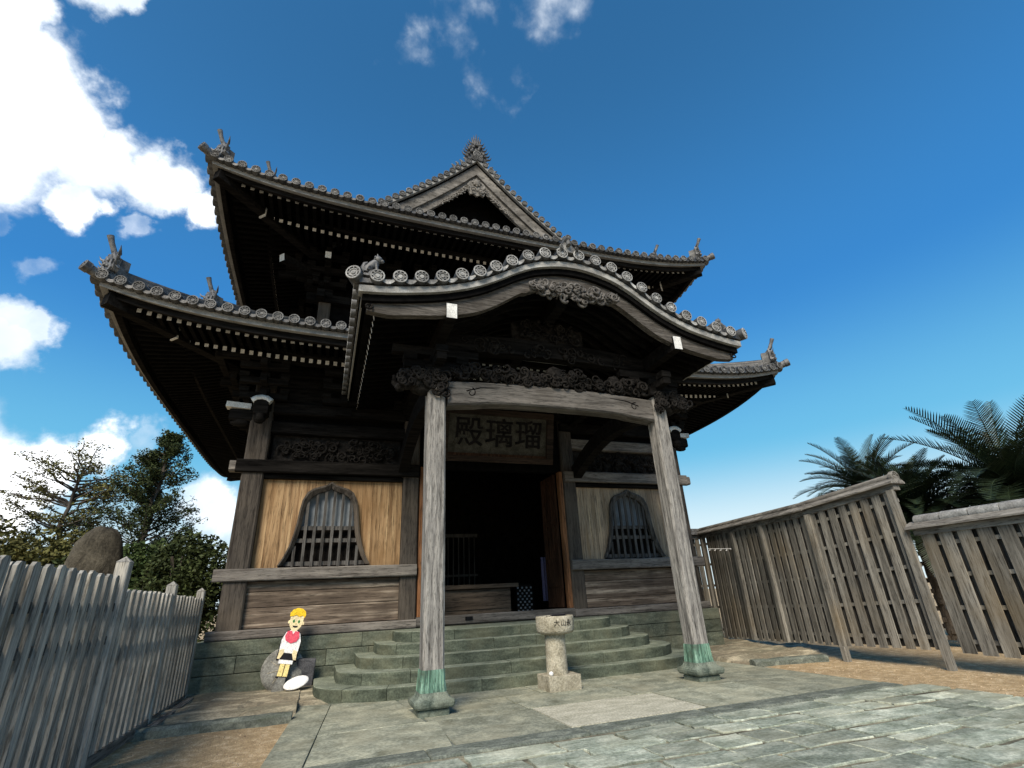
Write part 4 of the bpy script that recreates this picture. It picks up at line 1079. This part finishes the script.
for x, ch in ((-.75,'\u6bbf'),(0.02,'\u7483'),(.78,'\u7460')):
    p = o+tl@Vector((x,-.032,.66)); text(ch, .74, p, (R(90+14),0,0), 'ink', sg, .012)
for i, ch in enumerate('\u6c38\u5fb3\u6625'[:0]): pass

# ------------------------------------------------------------------ inside the hall
mb = MB(); mb.b2(-1.65,.72,4.9,5.5,.87,1.50); ob = mb.build('altar_chest', 'altar', bevel=.02); tag(ob, 'long brown wooden altar chest standing inside the dark doorway', 'chest')
mb = MB(); mb.b2(-1.69,.90,4.8,5.6,1.51,1.60); mb.b2(-1.6,.68,4.87,4.899,1.05,1.10); 
l_ = mb.build('chest_top', 'altar', ob)
mb = MB(); mb.b2(.98,1.42,5.2,5.55,.87,1.56); ob = mb.build('patterned_box', 'inner'); tag(ob, 'small box with white lattice pattern on the floor right of the altar chest', 'box')
mb = MB()
for i in range(7):
    for j in range(9):
        if (i+j) % 2 == 0: mb.b2(1.0+.06*i,1.0+.06*i+.042,5.19,5.199,.93+.067*j,.93+.067*j+.042)
mb.build('pattern_front', 'paper', ob)
mb = MB()
for i in range(15): mb.b2(-1.75+.16*i,-1.72+.16*i,7.4,7.44,.87,3.0)
mb.b2(-1.8,.6,7.38,7.46,3.0,3.1); mb.b2(-1.8,.6,7.38,7.46,1.9,1.96)
tag(mb.build('inner_screen', 'pillar'), 'dark slatted wooden screen behind the altar chest', 'screen')
mb = MB(); rings = []
for i in range(9):
    x = 1.62+.022*i; rings.append([(x,5.0+.03*math.sin(i*1.6),z) for z in (1.15,1.5,1.9,2.2)])
mb.loft(rings, closed=False, smooth=True); tag(mb.build('hanging_cloth', 'purple'), 'narrow violet cloth hanging just inside the open door leaf', 'cloth')

# ------------------------------------------------------------------ stone incense stand
st = thing('stone_basin_stand', (-.02,.67,-.1), 'pale stone pedestal with round carved basin standing before the steps', 'stone stand')
def rough_box(x0,x1,y0,y1,z0,z1,name,m_,parent,amp=.006,n_=6,bev=.02):
    mb = MB(); mb.b2(x0,x1,y0,y1,z0,z1); ob = mb.build(name, m_, parent)
    bm = bmesh.new(); bm.from_mesh(ob.data); bmesh.ops.subdivide_edges(bm, edges=bm.edges, cuts=n_, use_grid_fill=True)
    bm.to_mesh(ob.data); bm.free(); disp(ob, amp, 5, x0); 
    b = ob.modifiers.new('bevel','BEVEL'); b.width = bev*.4; b.segments = 2; b.limit_method='ANGLE'; b.angle_limit = R(50)
    return ob
rough_box(-.29,.25,.42,.92,-.12,.11,'base','pale_stone',st)
def lathe(c, prof, seg=32, m=0, mb=None):
    mb = mb or MB(); mb.loft([[(c[0]+r*math.cos(2*pi*k/seg), c[1]+r*math.sin(2*pi*k/seg), z) for k in range(seg)] for r, z in prof], m, smooth=True, caps=False); return mb
mb = lathe((-.04,.67), [(.172,.10),(.168,.4),(.163,.69)]); ob = mb.build('column','pale_stone',st); disp(ob,.005,4)
mb = lathe((-.02,.67), [(.18,.675),(.22,.68),(.29,.70),(.312,.74),(.316,.83),(.316,.93),(.306,.95),(.27,.95),(.265,.935),(.26,.88),(.01,.87)]); ob = mb.build('basin','pale_stone',st); disp(ob,.003,6)
for i, ch in enumerate(('\u5927','\u5c71','\u6c38')):
    a = -pi/2+(.36-.30*i)*1.0
    a = -pi/2-.32+.34*i
    p = Vector((-.02+.318*math.cos(a), .67+.318*math.sin(a), .845)); text(ch, .10, p, (R(90),0,a+pi/2), 'rock', st, .003, 'carved_character')
mb = MB(); mb.box((.02,.67,.94),(.30,.2,.02)); mb.blob((.06,.67,.96),(.16,.12,.012),0,12,4); mb.build('ash', 'black', st)
mb = MB(); mb.blob((-.22,.50,.14),(.035,.033,.032),0,12,8); tag(mb.build('white_pebble','pwhite'), 'small white round pebble on the base of the stone stand', 'pebble')

# ------------------------------------------------------------------ painted boy and the stones around him
B0 = Vector((-4.27,3.14,-.05)); boy = thing('painted_boy_figure', tuple(B0), 'painted cut-out boy with yellow hair and red scarf against the stone base', 'figure')
lean = Matrix.Rotation(R(-6), 3, 'X') @ Matrix.Rotation(R(9), 3, 'Y')
def cut(pts, name, m_, y0=0, th=.035, parent=boy):
    mb = MB(); mb.loft([[B0+lean@Vector((x,y0,z)) for x, z in pts],[B0+lean@Vector((x,y0+th,z)) for x, z in pts]]); return mb.build(name, m_, parent)
def ell(cx, cz, a, b, n_=20, a0=0, a1=2*pi): return [(cx+a*math.cos(a0+(a1-a0)*k/n_), cz+b*math.sin(a0+(a1-a0)*k/n_)) for k in range(n_)]
cut([(-.11,0),(.09,0),(.07,.22),(-.05,.22)], 'feet_stone', 'disc', -.03, .09)
cut([(-.085,.22),(-.005,.22),(.0,.44),(-.075,.44)], 'leg', 'legs'); cut([(.010,.22),(.085,.22),(.085,.44),(.015,.44)], 'leg', 'legs')
cut([(-.10,.205),(.10,.205),(.10,.235),(-.10,.235)], 'shoe', 'black', -.004)
cut([(-.12,.43),(.12,.43),(.12,.49),(-.12,.49)], 'shorts_hem', 'pwhite', -.006)
cut([(-.14,.48),(.14,.48),(.13,.63),(-.13,.63)], 'shorts', 'black')
cut([(-.16,.50),(-.115,.50),(-.07,.60),(-.085,.66),(-.15,.64)], 'hand', 'skin', -.01); cut([(.16,.50),(.115,.50),(.07,.60),(.085,.66),(.15,.64)], 'hand', 'skin', -.01)
cut([(-.155,.60),(.155,.60),(.165,.80),(.12,.93),(.05,.97),(-.05,.97),(-.12,.93),(-.165,.80)], 'shirt', 'pwhite', -.003)
cut([(-.125,.86),(-.09,.79),(0,.755),(.09,.79),(.125,.86),(.10,.95),(.03,.96),(0,.90),(-.03,.96),(-.10,.95)], 'scarf', 'pink', -.014)
cut([(-.115,1.12),(-.10,1.04),(-.05,.97),(0,.95),(.05,.97),(.10,1.04),(.115,1.12),(.115,1.24),(-.115,1.24)], 'head', 'skin', -.006)
cut([(-.13,1.19),(-.14,1.25),(-.10,1.31),(-.03,1.345),(.06,1.34),(.12,1.30),(.14,1.24),(.125,1.19),(.09,1.225),(.03,1.20),(-.03,1.225),(-.08,1.20)], 'hair', 'yellow', -.016, .045)
cut([(-.172,.47),(.172,.47),(.176,.80),(.13,.945),(.055,.985),(-.055,.985),(-.13,.945),(-.176,.80)], 'outline', 'black', .036, .012)
for sx in (-1,1): cut(ell(sx*.045,1.12,.019,.028,12), 'eye', 'green_eye', -.012, .01); cut(ell(sx*.122,1.10,.02,.03,10), 'ear', 'skin', .0, .02)
for sx in (-1,1): cut(ell(sx*.045,1.12,.009,.014,10), 'pupil', 'black', -.016, .01)
cut(ell(0,1.045,.045,.03,12,pi,2*pi)+[(.045,1.045)], 'mouth', 'black', -.012, .01); cut(ell(0,1.085,.009,.014,8), 'nose', 'legs', -.012, .01)
mb = MB(); Q = Matrix.Translation((-4.24,3.36,.27)) @ Matrix.Rotation(R(78),4,'X'); rings = []
for r, z in ((.02,.05),(.25,.05),(.33,.03),(.36,0),(.33,-.03),(.02,-.05)): rings.append([Q@Vector((r*math.cos(2*pi*k/28), r*math.sin(2*pi*k/28), z)) for k in range(28)])
mb.loft(rings, smooth=False); ob = tag(mb.build('round_stone','disc'), 'round grey disc stone leaning behind the painted boy', 'stone')
mb = MB()
for k in range(8):
    a = k*2*pi/8+.2; p = Q@Vector((.04*math.cos(a),.04*math.sin(a),.052)); q = Q@Vector((.25*math.cos(a),.25*math.sin(a),.052)); mb.tube([p,q],.006,4)
mb.build('carved_spokes','pale_stone',ob)
mb = MB(); mb.box((-3.86,3.38,.19),(.32,.10,.46), mtx=Matrix.Rotation(R(10),3,'X')@Matrix.Rotation(R(4),3,'Y')); tag(mb.build('slate_slab','slate',bevel=.02), 'dark rectangular slate leaning right of the painted boy', 'stone slab')
mb = MB(); mb.blob((0,0,0),(.21,.035,.115),0,20,10); 
for v in mb.v: v.rotate(Matrix.Rotation(R(-42),3,'X')); v.rotate(Matrix.Rotation(R(-14),3,'Y')); v += Vector((-3.98,3.02,.08))
tag(mb.build('white_oval_stone','pwhite'), 'flat white oval stone leaning on the dark slate', 'stone')

# ------------------------------------------------------------------ fences
def pyramid_post(x, y, z0, z1, wd, m_, parent, name='post'):
    mb = MB(); h = wd/2
    mb.cbox(x-h,x+h,y-h,y+h,z0,z1-wd*.5,.008,ax=2)
    r0 = [(x-h*1.06,y-h*1.06,z1-wd*.5+.001),(x+h*1.06,y-h*1.06,z1-wd*.5+.001),(x+h*1.06,y+h*1.06,z1-wd*.5+.001),(x-h*1.06,y+h*1.06,z1-wd*.5+.001)]
    mb.add(r0+[(x,y,z1)], [(0,1,4),(1,2,4),(2,3,4),(3,0,4),(3,2,1,0)]); return mb.build(name, m_, parent)
def picket_fence(y0, y1, x, ztop0, ztop1, posts, label, zb=.02):
    f = thing('picket_fence', (x,(y0+y1)/2,0), label, 'fence', 'grey picket fences on the left')
    n_ = int((y1-y0)/.105)
    mb = MB()
    for i in range(n_):
        y = y0+.08+(y1-y0-.16)*i/(n_-1); zt = ztop0+(ztop1-ztop0)*(y-y0)/(y1-y0)+random.uniform(-.012,.012)
        front = i % 2 == 0; xo = .045 if front else -.045; wd = .108 if front else .125; tilt = random.uniform(-.006,.006)
        r = []
        for z, sl in ((zb,0),(zt-.03,0),):
            r.append([(x+xo-.014,y-wd/2+tilt*z,z),(x+xo+.014,y-wd/2+tilt*z,z),(x+xo+.014,y+wd/2+tilt*z,z),(x+xo-.014,y+wd/2+tilt*z,z)])
        r.append([(x+xo-.014,y-wd*.25,zt),(x+xo+.014,y-wd*.25,zt),(x+xo+.014,y+wd*.25,zt),(x+xo-.014,y+wd*.25,zt)])
        mb.loft(r)
    mb.build('pickets','fence',f)
    for hgt in (.30, .60):
        mb = MB(); mb.bar((x+.008,y0,ztop0-hgt),(x+.008,y1,ztop1-hgt),.045,.075); mb.build('rail','rail_dark',f)
    mb = MB(); mb.bar((x,y0,-.04),(x,y1,-.04),.13,.11); mb.build('bottom_rail','fence_cap',f)
    for (py, zt) in posts: pyramid_post(x+.01, py, -.2, zt, .125, 'fence', f)
picket_fence(-6.6, -1.12, -5.72, 1.64, 1.66, [(-1.05,1.86),(-5.0,1.84)], 'near grey picket fence with pointed post, running out of the frame on the left')
picket_fence(-.92, 3.5, -5.78, 1.56, 1.52, [(-.85,1.72),(1.35,1.72),(3.45,1.70)], 'far grey picket fence meeting the temple base beyond a taller post')
mb = MB(); mb.bar((-5.60,3.2,-.04),(-5.60,.95,-.05),.10,.06); tag(mb.build('loose_plank','fence_cap'),'weathered plank lying along the foot of the far picket fence','plank')

def board_fence(p0, p1, z0a, z1a, zt0, zt1, label, wd=.15, gap=.08, rails=5, capr=.11, cap='plain', posts=(0,1), name='board_fence', endcap=False, rad=.0):
    p0, p1 = Vector(p0), Vector(p1); Ln = (p1-p0).length; d = (p1-p0)/Ln; nrm = Vector((-d.y, d.x))
    if nrm.x > 0: nrm = -nrm           # nrm points to the path side
    f = thing(name, (*((p0+p1)/2),0), label, 'fence', 'tall board fences on the right')
    P = lambda s, o, z: Vector((p0.x+d.x*s+nrm.x*o, p0.y+d.y*s+nrm.y*o, z))
    zb = lambda s: z0a+(z1a-z0a)*s/Ln; zt = lambda s: zt0+(zt1-zt0)*s/Ln
    def board(mb, s, o, w_, zlo, zhi):
        t = .012; a, b = s-w_/2, s+w_/2
        j = random.uniform(-.004,.004)
        mb.loft([[P(a,o-t,zlo),P(b,o-t,zlo),P(b,o+t,zlo),P(a,o+t,zlo)],[P(a+j,o-t,zhi),P(b+j,o-t,zhi),P(b+j,o+t,zhi),P(a+j,o+t,zhi)]])
    n_ = max(2, int(Ln/(wd+gap))); pit = Ln/n_
    mb = MB(); mb2 = MB()
    for i in range(n_):
        s = pit*(i+.5); board(mb, s, .045, wd, zb(s)+random.uniform(-.01,.01), zt(s)-.14)
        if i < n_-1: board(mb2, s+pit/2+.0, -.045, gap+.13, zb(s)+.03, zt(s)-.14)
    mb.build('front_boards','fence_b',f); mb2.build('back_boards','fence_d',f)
    for i in range(rails):
        mb = MB(); fr = (i+.35)/(rails-.3); mb.bar(P(0,0,zb(0)+(zt0-.15-zb(0))*fr), P(Ln,0,zb(Ln)+(zt1-.15-zb(Ln))*fr), .05, .06); mb.build('rail','fence_b',f)
    mb = MB(); mb.bar(P(-.05,.0,zt0-.12), P(Ln+.05,0,zt1-.12), .16, .10); mb.build('top_beam','fence_cap',f)
    mb = MB(); r0 = []; 
    prof = [(.19,-.045),(.19,-.02),(.10,.05),(0,.085),(-.10,.05),(-.19,-.02),(-.19,-.045)]
    mb.loft([[P(-.10,a,zt0-.02+b) for a, b in prof],[P(Ln+.10,a,zt1-.02+b) for a, b in prof]]); mb.build('cap_roof','fence_cap',f)
    if cap == 'roll':
        mb = MB(); n2 = int(Ln/.42)
        for i in range(n2):
            s0, s1 = Ln*i/n2, Ln*(i+1)/n2; mb.tube([P(s0,0,zt(s0)+.07),P(s1-.02,0,zt(s1)+.07)], [.088,.094], 12)
        mb.build('cap_roll','grey_tile' if 'grey_tile' in M else 'fence_cap',f)
    else:
        mb = MB(); mb.tube([P(-.08,0,zt0+.065),P(Ln+.08,0,zt1+.065)], .07, 12); 
        if endcap: disc(mb, P(-.09,0,zt0+.055), (-d.x,-d.y,0), .11, 0, 0, 20, .06)
        mb.build('cap_roll','fence_cap',f)
    for q in posts:
        mb = MB(); s = q*Ln; a = .065
        c = P(s,.085,0); zq = -.2 if q < .1 or q > .9 else zb(s); mb.box((c.x,c.y,(zt(s)-.16+zq)/2), (.11,.09,zt(s)-.16-zq), rz=math.atan2(d.y,d.x)); mb.build('post','fence_b',f)
    return f
M['grey_tile'] = mat('pale_cap_tile', (.18,.18,.175), (.38,.38,.37), (1,1,1), 6, .7, .3, patch=((.13,.12,.11),2,.5))
F1 = board_fence((5.89,-1.55),(5.86,.33),.14,.11,2.88,2.72,'tall brown board fence panel with carved round cap end, nearest the cycads', endcap=True, posts=(.015,.97))
F2 = board_fence((5.865,.345),(6.94,4.98),.11,-.03,2.715,2.80,'long board fence panel between the temple corner and the capped panel', posts=(.34,.62,.985))
F3 = board_fence((6.90,5.12),(5.85,5.12),-.02,-.02,2.79,2.79,'short board fence closing the gap behind the temple corner', posts=(.5,))
F4 = board_fence((5.66,-6.5),(5.88,-1.72),.09,.12,2.06,2.07,'lower board fence with pale rolled cap running out on the right', wd=.20, gap=.075, cap='roll', rails=4, posts=(.5,))
# white hook rail on the fence
mb = MB(); P0 = Vector((6.64,4.50,2.28)); P1 = Vector((6.37,3.32,2.17)); mb.tube([P0,P1],.015,6)
for k in range(4):
    q = P0.lerp(P1,(k+.4)/4); mb.tube([q,q+Vector((-.03,0,-.05)),q+Vector((-.05,0,-.04))],.012,5)
tag(mb.build('hook_rail','pwhite'), 'small white rail of hooks fixed high on the far board fence', 'hook rail')
for (x, y) in ((5.62,.14),):
    mb = MB(); mb.cbox(x-.06,x+.06,y-.05,y+.05,-.2,.12,.01,ax=2); tag(mb.build('wooden_stake','fence_b'),'short wooden stake in the soil at the fence foot','stake')

# ------------------------------------------------------------------ stele and planting
def leaves(mb, c, rad, n_, size, m=0, surf=.55, cut_=None, droop=0):
    c = Vector(c)
    for i in range(n_):
        while True:
            p = Vector((random.uniform(-1,1),random.uniform(-1,1),random.uniform(-1,1)))
            if .001 < p.length <= 1: break
        p = p.normalized()*(p.length**surf)
        q = Vector((p.x*rad[0],p.y*rad[1],p.z*rad[2]))+c
        if noise.noise(q*1.3/max(.4,size*6)) < -.22: continue
        s = size*random.uniform(.4,1.7); a = Vector((random.uniform(-1,1),random.uniform(-1,1),random.uniform(-.6,.6))).normalized()
        b = a.cross(Vector((random.uniform(-1,1),random.uniform(-1,1),random.uniform(-1,1)))).normalized()
        mb.add([q-a*s*.5, q+b*s*.28, q+a*s*.5, q-b*s*.28], [(0,1,2,3)], m)
def limb(mb, p0, p1, r0, r1, wob=.1, k=6, seg=7):
    p0, p1 = Vector(p0), Vector(p1); pts = []
    for i in range(k+1):
        t = i/k; q = p0.lerp(p1,t); w_ = wob*math.sin(pi*t)
        pts.append(q+Vector((random.uniform(-w_,w_),random.uniform(-w_,w_),random.uniform(-w_,w_)*.4)))
    mb.tube(pts, [r0+(r1-r0)*i/k for i in range(k+1)], seg); return pts
# stele
mb = MB(); rings = []
for z, w0, w1, d in ((-.1,.78,.66,.4),(.8,.76,.66,.42),(1.6,.72,.65,.40),(2.3,.66,.64,.36),(2.8,.62,.62,.33),(3.2,.50,.58,.3),(3.45,.34,.50,.24),(3.6,.16,.36,.14),(3.64,.05,.16,.05)):
    rings.append([(-9.62+(w1 if math.cos(2*pi*k/28)>0 else w0)*abs(math.cos(2*pi*k/28))**.8*(1 if math.cos(2*pi*k/28)>0 else -1), 9.6+d*math.sin(2*pi*k/28), z) for k in range(28)])
mb.loft(rings, smooth=True)
ob = mb.build('standing_stone','rock'); disp(ob,.08,1.6,4); tag(ob,'tall rough standing stone beyond the left picket fence','standing stone')
def tree(name, base, label, cat, build, group=None):
    t = thing(name, base, label, cat, group); tr = MB(); cr = MB(); build(tr, cr, Vector(base)); 
    t_ = tr.build('trunk','bark',t) if tr.v else None
    return t, cr
# sparse flat-tiered pine
def pine(tr, cr, b):
    top = b+Vector((.3,0,7.3)); limb(tr, b, top, .18, .05, .25, 10)
    for i in range(60):
        t = .52+.48*random.random(); p = b.lerp(top,t); a = random.random()*2*pi; l = random.uniform(.9,2.4)*(1.25-abs(t-.75)*1.4)
        e = p+Vector((math.cos(a)*l, math.sin(a)*l, random.uniform(.2,1.3))); limb(tr, p, e, .045, .012, .18, 5, 5)
        for k in range(5):
            q = p.lerp(e, .45+.13*k)+Vector((random.uniform(-.25,.25),random.uniform(-.25,.25),.06)); leaves(cr, q, (.40,.40,.12), 55, .085, 0, .8)
t, cr = tree('pine_tree', (-14.6,19.5,0), 'sparse flat-topped pine with bare branches, leftmost tall tree', 'tree', pine); cr.build('crown','leaf_o',t)
def conif(tr, cr, b):
    top = b+Vector((.7,0,9.1)); limb(tr, b, top, .2, .03, .12, 12)
    for i in range(150):
        t = .22+.78*(i/150.0)**.9; p = b.lerp(top,t); a = random.random()*2*pi; l = (1-t)*3.5+.3; l *= random.uniform(.55,1.15)
        e = p+Vector((math.cos(a)*l, math.sin(a)*l, l*.55)); limb(tr, p, e, .03, .008, .08, 4, 4)
        for k in range(4):
            q = p.lerp(e,.35+.2*k); leaves(cr, q, (.24,.24,.20), 85, .085, 0, .7)
t, cr = tree('juniper_tree', (-11.6,18.8,0), 'tall dark juniper with ragged pointed crown beside the temple', 'tree', conif); cr.build('crown','leaf_d',t)
def bush(base, rad, n_, m_, label, size=.12, name='bush', h0=.4):
    def bl(tr, cr, b):
        for k in range(5): limb(tr, b, b+Vector((random.uniform(-.5,.5)*rad[0],random.uniform(-.5,.5)*rad[1],rad[2]*1.3)), .06, .02, .1, 5, 5)
        for k in range(9):
            o_ = Vector((random.uniform(-.55,.55)*rad[0],random.uniform(-.5,.5)*rad[1],rad[2]*random.uniform(.5,1.35)))
            leaves(cr, b+o_, (rad[0]*.5,rad[1]*.55,rad[2]*.5), n_//9, size, 0, .5)
        leaves(cr, b+Vector((0,0,rad[2]*.8)), (rad[0]*.95,rad[1]*.9,rad[2]*.85), n_//2, size, 0, .5)
    t, cr = tree(name, base, label, 'bush', bl); cr.build('crown', m_, t)
bush((-17.8,19.0,0),(2.6,1.8,3.05),16000,'leaf_o','olive leafy bush at the far left edge behind the fence',.15)
bush((-14.6,18.2,0),(2.4,1.8,2.7),15000,'leaf_o','olive rounded bush behind the standing stone',.15)
bush((-12.2,17.0,0),(1.9,1.6,2.3),16000,'leaf_d','dark green bush right of the standing stone',.13)
bush((-9.9,15.6,0),(1.8,1.5,2.4),16000,'leaf','deep green bush growing below the juniper',.13)
bush((-8.0,13.5,0),(1.7,1.4,2.4),16000,'leaf_d','dense dark broadleaf bush touching the temple corner',.12)
bush((-21.5,17.5,0),(2.6,1.8,2.7),9000,'leaf_o','low olive bush at the outer left behind the fence',.16)
# background wall of woodland beyond the right fence gap is hidden; palms
def palm(base, h, nf, flen, label, m_='palm', lean=(0,0)):
    t = thing('cycad_palm', base, label, 'palm', 'cycad palms beyond the right fence'); b = Vector(base); mb = MB()
    top = b+Vector((lean[0],lean[1],h)); pts = [b.lerp(top,i/10) for i in range(11)]
    mb.tube(pts, [.20+.015*(i%2) for i in range(11)], 12)
    for i in range(60):
        q = b.lerp(top, i/60); a = i*2.4; mb.box(q+Vector((math.cos(a)*.2,math.sin(a)*.2,0)), (.07,.07,.09))
    mb.build('trunk','bark',t)
    for i in range(nf):
        mb = MB(); a = i*2.399+random.uniform(-.2,.2); el = R(74-100*(i/nf)**.9+random.uniform(-6,6)); L_ = flen*random.uniform(.85,1.1)
        p = top.copy(); dirn = Vector((math.cos(a)*math.cos(el), math.sin(a)*math.cos(el), math.sin(el))); pts = [p.copy()]; ns = 22
        for k in range(ns):
            dirn = (dirn+Vector((0,0,-.048))).normalized(); p = p+dirn*L_/ns; pts.append(p.copy())
        mb.tube(pts, [.018*(1-k/(ns+3)) for k in range(ns+1)], 4)
        for k in range(2, ns*2):
            f = k/2; i0 = int(f); q = pts[i0].lerp(pts[min(i0+1,ns)], f-i0); dr = (pts[min(i0+1,ns)]-pts[max(i0-1,0)]).normalized()
            sd = dr.cross(Vector((0,0,1))).normalized(); upv = sd.cross(dr)
            ll = .30*flen/1.7*math.sin(pi*min(1,(f/ns)*.86+.12))**.7
            for s_ in (-1,1):
                e = q+(sd*s_*.72+dr*.62+upv*(.28+random.uniform(-.08,.08)))*ll
                wv_ = dr*.017
                mb.add([q-wv_, q+wv_, q.lerp(e,.6)+wv_*.8-Vector((0,0,.0)), e, q.lerp(e,.6)-wv_*.8], [(0,1,2,3,4)])
        mb.build('frond', m_, t)
palm((9.7,-1.45,0), 2.8, 110, 2.35, 'large cycad with upright fronds filling the right edge above the fence')
palm((9.0,.15,0), 2.6, 90, 1.7, 'low cycad in the middle, fronds drooping over the fence step')
palm((11.2,2.6,0), 3.6, 80, 2.0, 'cycad farthest left, spreading just above the fence top')
